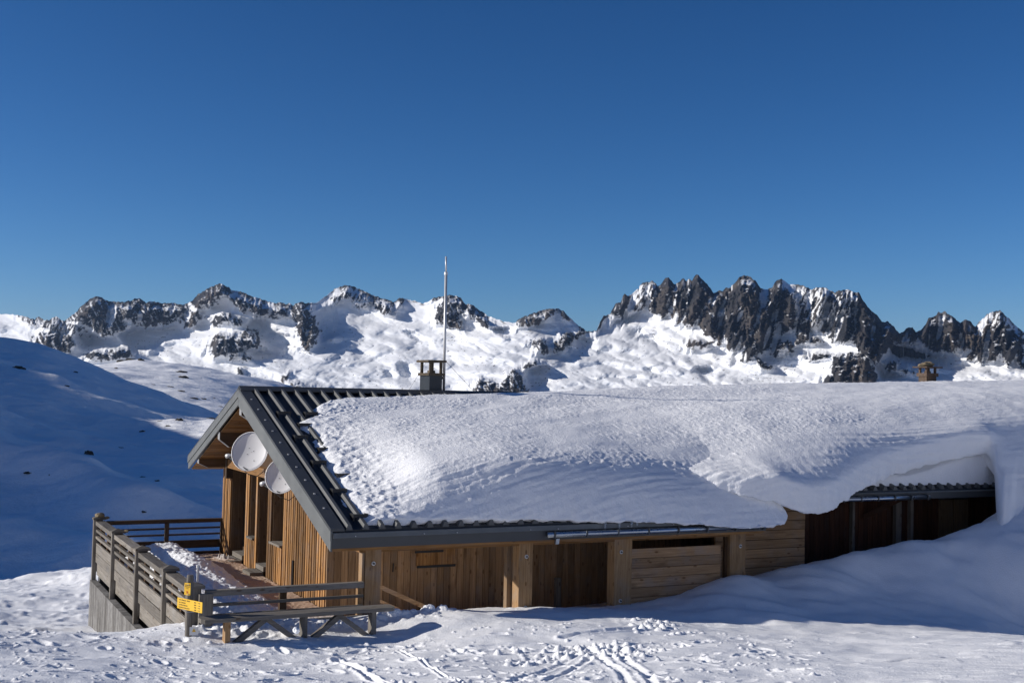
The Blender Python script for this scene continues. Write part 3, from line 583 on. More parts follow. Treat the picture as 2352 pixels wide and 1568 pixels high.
# unseen rest of the slope round the viewpoint, its rise steepened to bounce light
a3 = np.radians(np.linspace(32.9, 327.1, 150)); r3 = np.concatenate([np.linspace(1.5, 30, 30), np.linspace(34, 420, 40)]); A3, R3 = np.meshgrid(a3, r3)
X3, Y3 = R3*np.sin(A3), R3*np.cos(A3)
bk = -1.72+.30*np.maximum(0, -Y3)-.10*np.maximum(0, Y3)+.00018*np.maximum(0, -Y3)**2*.5+fbm(X3/9, Y3/9, 4, 115)*.25*sstep(3, 20, R3)
wd = np.minimum(A3-a3[0], a3[-1]-A3)/math.radians(14)
ed = np.where(R3 < 80, G0(np.clip(X3, -50, 50), Y3), bk-30*sstep(80, 200, R3))
Z3 = bk+(ed-bk)*sstep(1, 0, np.clip(wd, 0, 1))
b_o = grid_mesh('snowfield', np.stack([X3, Y3, Z3], -1), M_SNOW, flip=True); tag(b_o, 'unseen open snow slope round the viewpoint', kind='structure')
def gz(u, v):
    q = world(u, v, 0.); return local(np.array([q[0], q[1], G0(q[0:1], q[1:2])[0]]))[2]

# ------------------------------------------------------------------ the hut
RV, RZ, SLP = 3.83, 3.905, .36
def rp(v): return RZ-SLP*abs(RV-v)
UL, UR, VN, VF, USTEP, VA = -.68, 25., -2.22, 8.4, 8.12, -1.28
hut = thing('mountain_hut', 'long timber mountain hut with grey metal roof under thick snow', 'hut', 0, 0, 0)
# roof deck: main part and the set-back annex part
m = MB()
def slab(u0, u1, vn, vf, t0, t1):
    m.prism([(vn, rp(vn)-t0), (RV, RZ-t0), (vf, rp(vf)-t0), (vf, rp(vf)-t1), (RV, RZ-t1), (vn, rp(vn)-t1)], 0, u0, u1)
slab(UL+.03, USTEP, VN, VF, .03, .09); m.build('roof_sheet', M_SHEET, hut)
m = MB(); slab(USTEP, UR, VA, VF, .03, .09); m.build('roof_sheet', M_SHEET, hut)
def rib(u, v0, v1, wid=.06, h=.085):
    mb = MB(); pr = [(-wid, 0), (-wid*.45, h), (wid*.45, h), (wid, 0)]
    vs = [(u+a, v0, rp(v0)-.03+b) for a, b in pr]+[(u+a, v1, rp(v1)-.03+b) for a, b in pr]
    mb.poly(vs, [(0, 1, 2, 3), (7, 6, 5, 4), (0, 4, 5, 1), (1, 5, 6, 2), (2, 6, 7, 3)]); return mb
u = -.38; ui = 0
while u < 16.3:
    if u < USTEP-.1: rib(u, VN-.02, 3.72).build('roof_rib', M_RIB, hut)
    elif u > USTEP+.1: rib(u, VA-.02, .5).build('roof_rib', M_RIB, hut)
    u += .285
# ridge cap, rake flashing and fascias
MB().prism([(RV-.16, rp(RV-.16)+.045), (RV, RZ+.065), (RV+.16, rp(RV+.16)+.045), (RV+.16, rp(RV+.16)+.02), (RV, RZ+.04), (RV-.16, rp(RV-.16)+.02)], 0, UL-.02, UR).build('ridge_cap', M_CAP, hut)
def rake(vn, vf, t0, t1, u0, u1, name, mt):
    MB().prism([(vn, rp(vn)-t0), (vf, rp(vf)-t0), (vf, rp(vf)-t1), (vn, rp(vn)-t1)], 0, u0, u1).build(name, mt, hut)
rake(VN-.07, RV, -.02, .02, UL-.03, UL+.2, 'rake_flashing', M_CAP); rake(RV, VF, -.02, .02, UL-.03, UL+.2, 'rake_flashing', M_CAP)
rake(VN-.07, RV-.003, .02, .17, UL-.035, UL, 'rake_board', M_RAKE); rake(RV+.003, VF, .02, .17, UL-.035, UL, 'rake_board', M_RAKE)
rake(VN-.04, RV-.003, .171, .355, UL-.018, UL+.012, 'rake_board', M_RAKE); rake(RV+.003, VF-.02, .171, .325, UL-.018, UL+.012, 'rake_board', M_RAKE)
for k in range(1, 11):                           # rivets on the rake flashing
    v_ = -2.1+k*.53; MB().box(UL+.07, UL+.10, v_-.015, v_+.015, rp(v_)+.012, rp(v_)+.033).build('rivet', M_STEEL, hut)
def fascia(u0, u1, v, ztop, zmid, zbot):
    MB().prism([(v-.07, ztop-.0), (v-.0, ztop), (v-.0, zmid), (v-.09, zmid)], 0, u0, u1).build('eave_fascia', M_RAKE, hut)
    MB().box(u0, u1, v-.045, v, zbot, zmid-.002).build('eave_fascia', M_CAP, hut)
fascia(UL+.01, USTEP-.02, VN-.01, rp(VN)-.07, 1.575, 1.405)
fascia(USTEP+1.6, UR, VA-.01, rp(VA)-.07, 1.97, 1.83)
for u_ in (-.3, .9, 1.5, 2.9, 3.45, 4.9, 5.9, 6.8): MB().tube([(u_, VN-.09, 1.60), (u_, VN-.115, 1.60)], .009, 6).build('rivet', M_STEEL, hut)
# gutters
def gutter(u0, u1, v, z, n, extra=True):
    g = MB().tube([(u0, v, z), (u1, v, z)], .05, 10).build('gutter', M_ZINC, hut, smooth=True)
    for k in range(n):
        u_ = u0+.12+(u1-u0-.2)*k/(n-1)
        sub(MB().prism([(v-.062, z-.055), (v+.09, z-.055), (v+.09, z+.06), (v-.062, z+.06)], 0, u_-.014, u_+.014), 'gutter_bracket', M_CAP, g)
    return g
g = gutter(3.22, USTEP-.1, VN-.13, 1.50, 8)
sub(MB().beam((3.42, VN-.13, 1.44), (3.42, VN-.11, 1.34), .07, .05, (0, 1, 0)), 'gutter_outlet', M_ZINC, g)
gutter(USTEP+2.6, 13.35, VA-.13, 1.87, 6)
# snow guards
for (u_, v_) in ((-.25, 2.41), (.30, 2.40), (-.0, 1.83), (-.25, 1.25), (.05, .69), (-.25, .12), (.03, -.42), (-.25, -1.02), (.1, -1.5), (-.2, -1.95), (.62, -1.98), (1.2, -2.0), (2.05, -2.0), (2.62, -2.0), (3.5, -2.0)):
    s_ = MB(); z_ = rp(v_); s_.box(u_-.02, u_+.24, v_-.02, v_+.0, z_+.03, z_+.09); s_.box(u_+.21, u_+.24, v_, v_+.16, z_-.03, z_+.09); s_.box(u_-.02, u_+.01, v_, v_+.16, z_-.03, z_+.09); s_.build('snow_guard', M_BLACK, hut)
# soffit planks under the far verge and the near eave
W0 = wood(*LARCH, 0, vary=.25)
v_ = RV+.1
while v_ < VF-.15:
    MB().prism([(v_, rp(v_)-.33), (v_+.125, rp(v_+.125)-.33), (v_+.125, rp(v_+.125)-.355), (v_, rp(v_)-.355)], 0, UL+.05, .12).build('soffit_plank', W0, hut); v_ += .137
v_ = VN+.02
while v_ < RV-.15:
    MB().prism([(v_, rp(v_)-.36), (v_+.20, rp(v_+.20)-.36), (v_+.20, rp(v_+.20)-.385), (v_, rp(v_)-.385)], 0, UL+.05, (USTEP-.05 if v_ < 0 else .12)).build('soffit_plank', W0, hut); v_ += .21
MB().prism([(VN-.0, 1.405), (VN+.12, 1.405), (VN+.12, 1.36), (VN+.0, 1.37)], 0, UL+.02, USTEP-.03).build('eave_batten', W0, hut)
WL = wood(*BROWN, 0)
for (v_, zt, hh, mitre) in ((RV, 3.50, .26, .1), (5.62, 2.95, .33, .14), (7.56, 2.24, .20, .1)):      # purlin ends, chamfered, with a pale metal cap
    pr = MB().prism([(UL+.04, zt), (.1, zt), (.1, zt-hh), (UL+.26, zt-hh), (UL+.04, zt-hh*.5)], 1, v_-.08, v_+.08).build('purlin', WL, hut)
    cap = MB(); cap.box(UL+.028, UL+.038, v_-.085, v_+.085, zt-hh*.5, zt+.0); cap.beam((UL+.036, v_, zt-hh*.5-.008), (UL+.255, v_, zt-hh-.010), .17, .008); sub(cap, 'purlin_cap', M_CAPGREY, pr)
# gable wall: piers, back wall, planks
WZ = wood(*LARCH, 2, vary=.55); WZB = wood(*BROWN, 2); WPIER = wood((.12, .07, .036), (.29, .185, .10), 2)
pp = [(0.02, 2.77), (3.58, 3.91), (4.68, 4.84), (5.36, 5.67), (7.02, 7.80)]
BT = 2.06
def ztop(v): return rp(v)-.40
for a_, b_ in pp:
    zt = [(a_, min(BT+.0, ztop(a_))), (b_, min(BT, ztop(b_)))] if b_ > 3 else [(a_, ztop(a_)), (b_, ztop(b_))]
    MB().prism([(a_, -.25), (b_, -.25), (b_, zt[1][1]), (a_, zt[0][1])], 0, .042, .36).build('wall_pier', WPIER, hut)
MB().prism([(.02, -.3), (7.8, -.3), (7.8, ztop(7.8)), (RV, ztop(RV)), (.02, ztop(.02))], 0, .37, .5).build('gable_wall', WZB, hut)
MB().prism([(2.77, BT+.0), (7.0, BT), (7.79, ztop(7.79)-.005), (RV, ztop(RV)-.005), (2.775, ztop(2.775)-.005)], 0, .06, .365).build('gable_infill', WZB, hut)
for a_, b_, zs in ((4.845, 5.355, .68), (2.775, 3.575, .78)):
    MB().box(.045, .34, a_, b_, -.25, zs-.03).build('window_parapet', WZB, hut)
    MB().box(-.05, .36, a_+.01, b_-.01, zs-.028, zs+.012).build('window_sill', wood(*GREY, 1), hut)
    wf = MB(); wf.box(.3, .345, a_+.02, a_+.09, zs+.015, BT-.01); wf.box(.3, .345, b_-.09, b_-.02, zs+.015, BT-.01); wf.box(.301, .344, a_+.09, b_-.09, zs+.015, zs+.09); wf.box(.301, .344, a_+.09, b_-.09, BT-.09, BT-.01)
    wf = wf.build('window', WZB, hut); sub(MB().box(.318, .33, a_+.09, b_-.09, zs+.09, BT-.09), 'pane', M_GLASS, wf)
for a_, b_ in ((5.68, 7.01), (3.92, 4.67)):
    df = MB(); df.box(.3, .35, a_+.01, a_+.1, 0, BT-.01); df.box(.3, .35, b_-.1, b_-.01, 0, BT-.01); df.box(.301, .349, a_+.1, b_-.1, BT-.12, BT-.01); df.box(.301, .349, a_+.1, b_-.1, .0, .25)
    df = df.build('door', WZB, hut); sub(MB().box(.318, .33, a_+.1, b_-.1, .25, BT-.12), 'pane', M_GLASS, df); sub(MB().tube([(.29, a_+.06, .95), (.26, a_+.06, .95), (.26, a_+.17, .95)], .012, 6), 'handle', M_STEEL, df)
def gable_planks(v0, v1, zb, zt_fn, pitch=.137):
    n = max(1, round((v1-v0)/pitch)); p_ = (v1-v0)/n
    for k in range(n):
        a_ = v0+k*p_+.024; b_ = v0+(k+1)*p_-.024; j = random.uniform(-.006, .006)
        MB().prism([(a_, zb), (b_, zb), (b_, zt_fn(b_)), (a_, zt_fn(a_))], 0, -.0+j, .036+j).build('plank', WZ, hut)
gable_planks(0.03, 2.77, -.2, lambda v: ztop(v)-.01)
gable_planks(2.775, 3.575, -.2, lambda v: .74); gable_planks(4.845, 5.355, -.2, lambda v: .645)
gable_planks(3.58, 3.91, -.2, lambda v: BT-.02, .165); gable_planks(4.68, 4.84, -.2, lambda v: BT-.02, .16); gable_planks(5.36, 5.67, -.2, lambda v: BT-.02, .155); gable_planks(7.02, 7.8, -.2, lambda v: min(ztop(v)-.01, BT-.03))
MB().box(-.09, .05, 2.9, 7.02, BT, BT+.19).build('beam', wood(*LARCH, 1), hut)
MB().box(-.11, .055, 7.025, 7.16, BT-.25, BT+.22).build('bracket', WZB, hut)
MB().box(-.035, -.004, 1.90, 1.955, -.1, .62).build('downpipe_guard', M_BLACK, hut)
# door steps
for a_, b_ in ((5.75, 6.6), (4.0, 4.6)):
    MB().box(-.30, -.02, a_, b_, .01, .09).build('door_step', wood(*GREY, 1), hut); MB().box(-.02, .28, a_, b_, .10, .20).build('door_step', wood(*GREY, 1), hut)
# side wall behind the porch
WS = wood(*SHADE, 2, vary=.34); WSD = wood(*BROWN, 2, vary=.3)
MB().box(.06, 10.3, .04, .12, -.5, rp(.1)-.42).build('side_wall', WZB, hut)
n = 76
for k in range(n):
    a_ = .012+k*.1355
    if a_ > 10.1: break
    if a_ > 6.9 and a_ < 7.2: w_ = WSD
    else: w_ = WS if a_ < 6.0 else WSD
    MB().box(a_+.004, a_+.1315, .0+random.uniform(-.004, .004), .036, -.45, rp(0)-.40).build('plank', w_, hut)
sh = MB().box(1.74, 2.52, -.035, -.008, .71, 1.12).build('shutter', wood(*LARCH, 2), hut)
sub(MB().box(1.70, 2.28, -.046, -.036, .945, .985), 'strap_hinge', M_BLACK, sh); sub(MB().box(1.76, 2.53, -.05, -.009, .665, .705), 'shutter_sill', M_BLACK, sh)
MB().tube([(1.28, -.02, .62), (1.28, -.035, .78)], .012, 6).build('hook', M_BLACK, hut)
# porch posts and eave beam
WP = wood(*POSTW, 2, vary=.15)
posts = [(.0, .275), (2.86, 3.13), (4.83, 5.21), (7.46, 7.83)]
for k, (a_, b_) in enumerate(posts):
    p = MB().box(a_, b_, VN+.22, VN+.46, -.4, 1.52).build('post', WP, hut)
    for z_ in ((1.10, .28) if k == 0 else (1.09, .2)):
        c_ = a_+.14 if k != 3 else a_+.24
        sub(MB().tube([(c_, VN+.222, z_), (c_, VN+.205, z_)], .035, 10), 'washer', M_STEEL, p); sub(MB().tube([(c_, VN+.21, z_), (c_, VN+.185, z_)], .018, 6), 'bolt', M_CAP, p)
MB().box(-.05, .0-.01, VN+.24, VN+.40, -.3, 1.36).build('post_facing', wood(*POSTW, 2), hut)
MB().box(2.77, 2.85, VN+.5, VN+.62, -.3, 1.30).build('post_facing', wood(*POSTW, 2), hut)
MB().box(-.1, USTEP-.08, VN+.225, VN+.455, 1.285, 1.44).build('eave_beam', wood(*LARCH, 0), hut)
# horizontal boards: bay between the last posts, and the return wall
WH = wood(*SHADE, 0, vary=.3)
z_ = 1.12
for k in range(9): MB().box(5.215, 7.30, VN+.31+random.uniform(-.004, .004), VN+.35, z_-.176, z_-.004).build('plank', WH, hut); z_ -= .18
MB().box(7.40, 7.45, VN+.3, VN+.36, -.4, 1.28).build('post_facing', WZB, hut)
z_ = 1.80
for k in range(11): MB().box(7.84, 10.16, -1.03+random.uniform(-.005, .005), -.985, z_-.182, z_-.006).build('plank', WH, hut); z_ -= .188
MB().box(7.84, 10.15, -.98, -.9, -.5, 2.0).build('side_wall', WZB, hut); MB().box(10.08, 10.15, -.9, -.1, -.5, 2.2).build('side_wall', WZB, hut)
# stair handrail going down beside the first post
for dz, th in ((0, .075), (-.24, .05), (-.44, .05)): MB().beam((.30, -1.2, .70+dz), (1.75, -1.2, .02+dz), .05, th).build('stair_rail', wood(*SHADE, 0), hut)
MB().box(4.45, 4.55, -.55, -.45, -.4, .42).build('leaning_board', wood(*GREY, 2), hut)
# annex wall, dark vertical planks, pale posts, plywood doors
WR = wood(*DARKRED, 2, vary=.35)
MB().box(10.2, 18., -.30, -.2, -.5, 2.25).build('side_wall', WR, hut)
for k in range(46):
    a_ = 10.17+k*.142
    if 14.75 < a_ < 15.75: continue
    MB().box(a_+.005, a_+.136, -.345+random.uniform(-.006, .006), -.305, -.5, 2.1).build('plank', WR, hut)
for a_, b_ in ((12.02, 12.09), (13.33, 13.49), (13.78, 13.86)): MB().box(a_, b_, -.46, -.352, -.4, 2.0).build('post', wood(*GREY, 2, vary=.2), hut)
for a_, b_ in ((14.77, 15.22), (15.26, 15.72)):
    s_ = MB().box(a_, b_, -.37, -.31, -.4, 1.68).build('shutter', wood((.10, .065, .035), (.2, .14, .08), 2), hut); sub(MB().box(a_-.03, b_-.0, -.376, -.371, 1.68, 1.73), 'strap_hinge', M_BLACK, s_)
MB().beam((12.4, -.4, 1.35), (13.2, -1.1, 1.95), .1, .1).build('eave_strut', WR, hut)
# rest of the body (far side, hidden end)
MB().box(.06, 24.5, 7.7, 7.8, -3.5, rp(7.75)-.1).build('far_wall', WZB, hut); MB().box(24.4, 24.5, 0, 7.69, -3, rp(7.7)-.1).build('end_wall', WZB, hut)
# chimneys
def chimney(u0, u1, v0, v1, zb, z1, z2, z3, z4, mt, ov, capm, small):
    c = MB().box(u0, u1, v0, v1, zb, z1).build('chimney', mt, hut)
    sub(MB().box(u0-.04, u1+.04, v0-.04, v1+.04, z1, z2), 'chimney_collar', capm, c)
    w_ = (.055 if small else .085)
    for a_ in np.linspace(u0+.0, u1-w_, 2 if not small else 2):
        for b_ in np.linspace(v0, v1-w_, 2): sub(MB().box(a_, a_+w_, b_, b_+w_, z2, z3), 'cowl_post', capm, c)
    sub(MB().box(u0-ov, u1+ov, v0-ov, v1+ov, z3, z4), 'cowl_slab', capm, c)
    sub(MB().tube([((u0+u1)/2, (v0+v1)/2, z2), ((u0+u1)/2, (v0+v1)/2, z2+.06)], .09, 10), 'flue', M_COPPER, c)
    return c
chimney(3.62, 3.93, 3.95, 4.5, 3.3, 4.29, 4.35, 4.59, 4.64, M_CHIM, .07, M_COPPER, True)
chimney(18.92, 19.30, 4.0, 4.30, 3.2, 4.67, 4.765, 4.91, 4.95, wood((.06, .042, .03), (.17, .12, .085), 2), .12, wood((.05, .034, .025), (.13, .09, .065), 0), True)
# mast strapped to the chimney, with guy wires
ms = thing('antenna_mast', 'tall thin metal mast standing beside the first chimney', 'mast', 4.10, 4.2, 3.85)
mb_ = (4.10, 4.2, 3.85)
MB().tube([(4.12, 4.2, 3.85), (4.10, 4.2, 6.63)], .034, 8).build('lower_pole', M_STEEL, ms, base=mb_, smooth=True); MB().tube([(4.10, 4.2, 6.63), (4.09, 4.2, 7.02)], .021, 8).build('upper_pole', M_STEEL, ms, base=mb_, smooth=True)
MB().tube([(4.10, 4.2, 6.60), (4.10, 4.2, 6.66)], .045, 8).build('clamp', M_STEEL, ms, base=mb_)
MB().beam((3.93, 4.2, 4.25), (4.12, 4.2, 4.25), .05, .06).build('bracket', M_COPPER, ms, base=mb_)
MB().tube([(4.12, 4.18, 4.65), (4.85, 4.1, 3.94)], .004, 5).build('guy_wire', M_BLACK, ms, base=mb_); MB().tube([(3.55, 3.93, 4.58), (3.15, 3.9, 3.97)], .003, 5).build('guy_wire', M_BLACK, ms, base=mb_)
for (du, dv, dz, rx, ry, rz, lab) in ((18.97, 4.12, 4.99, .20, .16, .055, 'long flat lichen stone, left one on the far chimney cowl'), (19.19, 4.2, 5.02, .19, .16, .085, 'dark rounded stone, right one on the far chimney cowl')):
    o = blob('stone', M_STONE, rx, ry, rz, int(du*7), .3); o.location = Vector(world(du, dv, dz)); o.rotation_euler = (0, 0, .5); tag(o, lab, 'stone', 'stones weighing down the far chimney cowl')

# ------------------------------------------------------------------ satellite dishes
def dish(name, label, c, rad, face, lnb):
    t = thing(name, label, 'satellite dish', *c, group='satellite dishes on the gable')
    n = Vector(face).normalized(); a = n.cross(Vector((0, 0, 1))).normalized(); b = a.cross(n)
    mb = MB(); C = Vector(c); rings, seg = 7, 36; vs = []
    for i in range(rings+1):
        q = i/rings
        for k in range(seg):
            th = 2*math.pi*k/seg; vs.append(C+(a*math.cos(th)+b*math.sin(th)*1.06)*rad*max(q, .01)-n*(.16*rad*2*(1-q*q))*.55)
    fs = [(i*seg+k, i*seg+(k+1) % seg, (i+1)*seg+(k+1) % seg, (i+1)*seg+k) for i in range(rings) for k in range(seg)]
    m2 = len(vs); vs += [v_-n*.02 for v_ in vs]; fs += [tuple(x+m2 for x in f[::-1]) for f in fs]
    e = rings*seg; fs += [(e+k, e+(k+1) % seg, m2+e+(k+1) % seg, m2+e+k) for k in range(seg)]
    r_ = mb.poly(vs, fs).build('reflector', M_DISH, t, base=c, smooth=True)
    rim = MB().tube([C+(a*math.cos(x)+b*math.sin(x)*1.06)*rad for x in [2*math.pi*k/36 for k in range(37)]], .011, 6).build('rim', M_DISH, t, base=c, smooth=True)
    for (x, y) in ((-.15, .05), (.18, -.12), (.12, .2), (-.25, -.45)):
        q = C+a*x*rad+b*y*rad*1.06-n*(.176*rad*(1-(x*x+y*y))); MB().tube([q, q+n*.010], .008, 6).build('bolt', M_CAP, t, base=c)
    p0 = C-b*rad*1.02; p1 = C+Vector(lnb)
    MB().tube([p0, p0.lerp(p1, .6), p1], .016, 6).build('feed_arm', M_CAP, t, base=c)
    d = (C-p1).normalized(); MB().tube([p1-d*.02, p1+d*.05, p1+d*.07, p1+d*.16], [.05, .05, .032, .032], 8).build('receiver', M_STEEL, t, base=c, smooth=True)
    MB().tube([C-n*rad*.2, C-n*rad*.2+Vector((.25, .05, -.02)), (.02, C.y+.1, C.z-.05)], .025, 6).build('mount', M_STEEL, t, base=c)
    MB().tube([p1, p0+Vector((.03, 0, -.09)), p0+Vector((.15, -.12, -.14)), p0+Vector((.3, -.15, -.02))], .008, 5).build('cable', M_BLACK, t, base=c)
dish('satellite_dish', 'larger upper satellite dish, high under the gable by the roof edge', (-.42, 3.78, 2.62), .385, (-.55, -.78, .28), (-.36, .42, -.12))
dish('satellite_dish', 'smaller lower satellite dish, half hidden by the sloping roof edge', (-.31, 1.83, 2.26), .32, (-.55, -.78, .26), (-.28, .35, -.18))

# ------------------------------------------------------------------ terrace and railings
ter = thing('terrace', 'timber terrace deck on a stained concrete wall at the gable', 'terrace', -1.4, 3, 0); tb = (-1.4, 3, 0)
v_ = -2.05
WD = wood(*GREY, 0)
while v_ < 7.75: MB().box(-2.72, -.02, v_, v_+.132, -.05, -.012).build('deck_plank', WD, ter, base=tb); v_ += .139
MB().box(-2.93, -2.79, -2.1, 7.82, -2.9, -.49).build('concrete_wall', M_CONC, ter, base=tb); MB().box(-2.75, 0, 7.60, 7.80, -2.9, -.40).build('concrete_wall', M_CONC, ter, base=tb)
v_ = -2.0
while v_ < 7.7: MB().box(-2.60, -1.6, v_, v_+.07, -.44, -.055).build('joist', WZB, ter, base=tb); v_ += .16
pv_ = [7.80, 5.20, 2.42, -.15, -2.02]
for a_, b_ in zip(pv_[1:], pv_[:-1]): MB().box(-2.80, -2.765, a_+.07, b_-.07, -.37, -.10).build('edge_board', wood(*GREY, 1), ter, base=tb)
GY_, GZ_, GX_ = wood(*GREY, 1), wood(*GREY, 2), wood(*GREY, 0)
DK = ((.045, .03, .02), (.12, .08, .05))  # dark copy of the railing timber; the far railing's shade is in its colour
lr = thing('wooden_railing', 'weathered grey railing of boards along the outer left terrace edge', 'railing', -2.82, 3, 0, 'terrace railings'); lb = (-2.82, 3, 0)
for k, v_ in enumerate(pv_):
    p = MB(); p.box(-2.90, -2.81, v_-.055, v_-.012, -.62 if k < 4 else -.1, .86); p.box(-2.90, -2.81, v_+.012, v_+.055, -.62 if k < 4 else -.1, .86); p.box(-2.81, -2.70, v_-.055, v_+.055, -.3, .86)
    p = p.build('post', GZ_, lr, base=lb)
    cpz = .90
    sub(MB().box(-2.915, -2.64, v_-.11, v_+.11, .86, cpz).poly([(-2.915, v_-.11, cpz+.002), (-2.64, v_-.11, cpz+.002), (-2.64, v_+.11, cpz+.002), (-2.915, v_+.11, cpz+.002), (-2.78, v_, cpz+.055)], [(0, 1, 4), (1, 2, 4), (2, 3, 4), (3, 0, 4)]), 'post_cap', GX_, p, lb)
for a_, b_ in zip(pv_[1:], pv_[:-1]):
    a_ += .06; b_ -= .06
    MB().box(-2.86, -2.66, a_, b_, .745, .835).build('top_rail', GY_, lr, base=lb)
    for z0, z1 in ((.595, .65), (.445, .50)): MB().box(-2.85, -2.79, a_, b_, z0, z1).build('rail', GY_, lr, base=lb)
    for z0, z1 in ((.13, .345), (-.085, .115)): MB().box(-2.835, -2.80, a_, b_, z0+random.uniform(-.006, .006), z1).build('board', GY_, lr, base=lb)
    for f_ in (.12, .5, .88): c_ = a_+(b_-a_)*f_; MB().box(-2.785, -2.70, c_-.05, c_+.05, -.3, .742).build('baluster', wood(*BROWN, 2), lr, base=lb)
rr = thing('wooden_railing', 'dark shaded railing across the far end of the terrace, joining the hut corner', 'railing', -1.4, 7.75, 0, 'terrace railings'); rb = (-1.4, 7.75, 0)
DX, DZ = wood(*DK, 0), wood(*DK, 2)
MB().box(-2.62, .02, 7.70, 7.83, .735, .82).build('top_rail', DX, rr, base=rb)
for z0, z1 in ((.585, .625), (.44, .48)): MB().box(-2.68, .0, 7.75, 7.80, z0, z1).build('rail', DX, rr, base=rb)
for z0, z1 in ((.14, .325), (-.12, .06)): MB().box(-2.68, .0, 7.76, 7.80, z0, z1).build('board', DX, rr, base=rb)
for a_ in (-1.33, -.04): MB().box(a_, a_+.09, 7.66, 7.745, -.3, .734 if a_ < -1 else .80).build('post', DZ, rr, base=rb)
fr = thing('wooden_railing', 'grey three bar railing at the near terrace end, meeting the first porch post', 'railing', -1.4, -2.1, 0, 'terrace railings'); fb = (-1.4, -2.1, 0)
MB().box(-2.62, -.06, -2.14, -2.02, .735, .825).build('top_rail', GX_, fr, base=fb)
for z0, z1 in ((.575, .62), (.40, .455)): MB().box(-2.70, -.06, -2.12, -2.07, z0, z1).build('rail', GX_, fr, base=fb)
MB().box(-2.74, -.06, -2.12, -2.08, .16, .29).build('board', GX_, fr, base=fb)
MB().box(-1.44, -1.33, -2.06, -1.97, -.2, .732).build('post', wood(*BROWN, 2), fr, base=fb); MB().box(-.14, -.06, -2.06, -1.97, -.2, .732).build('post', wood(*POSTW, 2), fr, base=fb)
MB().box(-2.74, -2.53, -2.21, -2.145, -.2, .79).build('corner_post', GZ_, fr, base=fb)
for (du, dv, r_, lab) in ((-2.76, 7.80, .085, 'brown stone lying on the far corner post of the railing'), (-2.62, 5.12, .04, 'small pale stone on the second post of the left railing'), (-2.62, 7.74, .045, 'small grey stone beside the brown stone at the far corner')):
    o = blob('stone', M_STONE, r_*1.4, r_, r_*.8, int(r_*900), .25); o.location = Vector(world(du, dv, .95 if r_ > .05 else .90)); tag(o, lab, 'stone', 'stones on the terrace railing')
mp_ = thing('metal_stake', 'thin pale metal stake standing inside the left railing', 'stake', -2.45, -.75, 0); MB().tube([(-2.45, -.75, -.02), (-2.45, -.75, .98)], .018, 8).build('shaft', M_STEEL, mp_, base=(-2.45, -.75, 0)); MB().tube([(-2.45, -.75, .97), (-2.45, -.75, 1.02)], .026, 8).build('cap', M_WHITE, mp_, base=(-2.45, -.75, 0))
# shovelled snow on the deck
a1 = np.linspace(-2.68, -.04, 150); b1 = np.linspace(-1.95, 7.6, 420); A1, B1 = np.meshgrid(a1, b1)
hh = .48*np.exp(-(np.abs(A1+1.72)/.72)**2.4)*sstep(7.2, 6.0, B1)*sstep(.2, 4.2, B1)+.30*np.exp(-((A1+1.9)/.8)**2)*sstep(-1.8, 1.5, B1)*sstep(4.6, 2.5, B1)+.16*sstep(-.3, -1.6, A1)*sstep(2.2, .5, B1)
hh += .22*np.exp(-((A1+2.1)/.6)**2-((B1+1.0)/.8)**2)+.14*np.exp(-((A1+.35)/.3)**2-((B1-6.1)/.4)**2)
lum = fbm(A1/.35, B1/.35, 4, 151)
hh += np.maximum(0, lum)*.06*sstep(.02, .16, hh)+fbm(A1/.08, B1/.08, 2, 153)*.012+.02+np.maximum(0, fbm(A1/.10, B1/.12, 3, 152)-.2)*.035*sstep(.05, .15, hh)
dirt = sstep(-1.15, -.85, A1+.25*lum)*sstep(.30, .12, hh+lum*.05)*sstep(-1.9, .2, B1)
hh = np.where(dirt > .5, np.minimum(hh, .09+.04*lum), hh)
Pp = world(A1, B1, hh)
sp_ = grid_mesh('snow_pile', Pp, M_PILE, {'dirt': dirt}); tag(sp_, 'shovelled snow heap and brown trodden snow on the terrace', 'snow')

# ------------------------------------------------------------------ bench
bu0, bu1, bv = -2.90, .12, -2.95
bn = thing('bench', 'long grey plank bench half buried in snow before the railing', 'bench', -1.4, bv, .2); bb = (-1.4, bv, .2)
MB().prism([(bu0+.05, bv-.15), (bu0, bv-.1), (bu0, bv+.1), (bu0+.05, bv+.15), (bu1-.05, bv+.15), (bu1, bv+.1), (bu1, bv-.1), (bu1-.05, bv-.15)], 2, .515, .575).build('seat', GX_, bn, base=bb)
for (a_, dirn) in ((-2.50, 1), (-1.33, -1), (-1.30, 1), (-.22, -1)):
    if a_ != -1.30: MB().box(a_-.04, a_+.04, bv-.1, bv+.06, -.1, .513).build('leg', wood(*POSTW, 2) if a_ < -2 else GZ_, bn, base=bb)
    MB().beam((a_+dirn*.06, bv-.02, .12), (a_+dirn*.58, bv-.02, .51), .10, .075).build('brace', GX_, bn, base=bb)

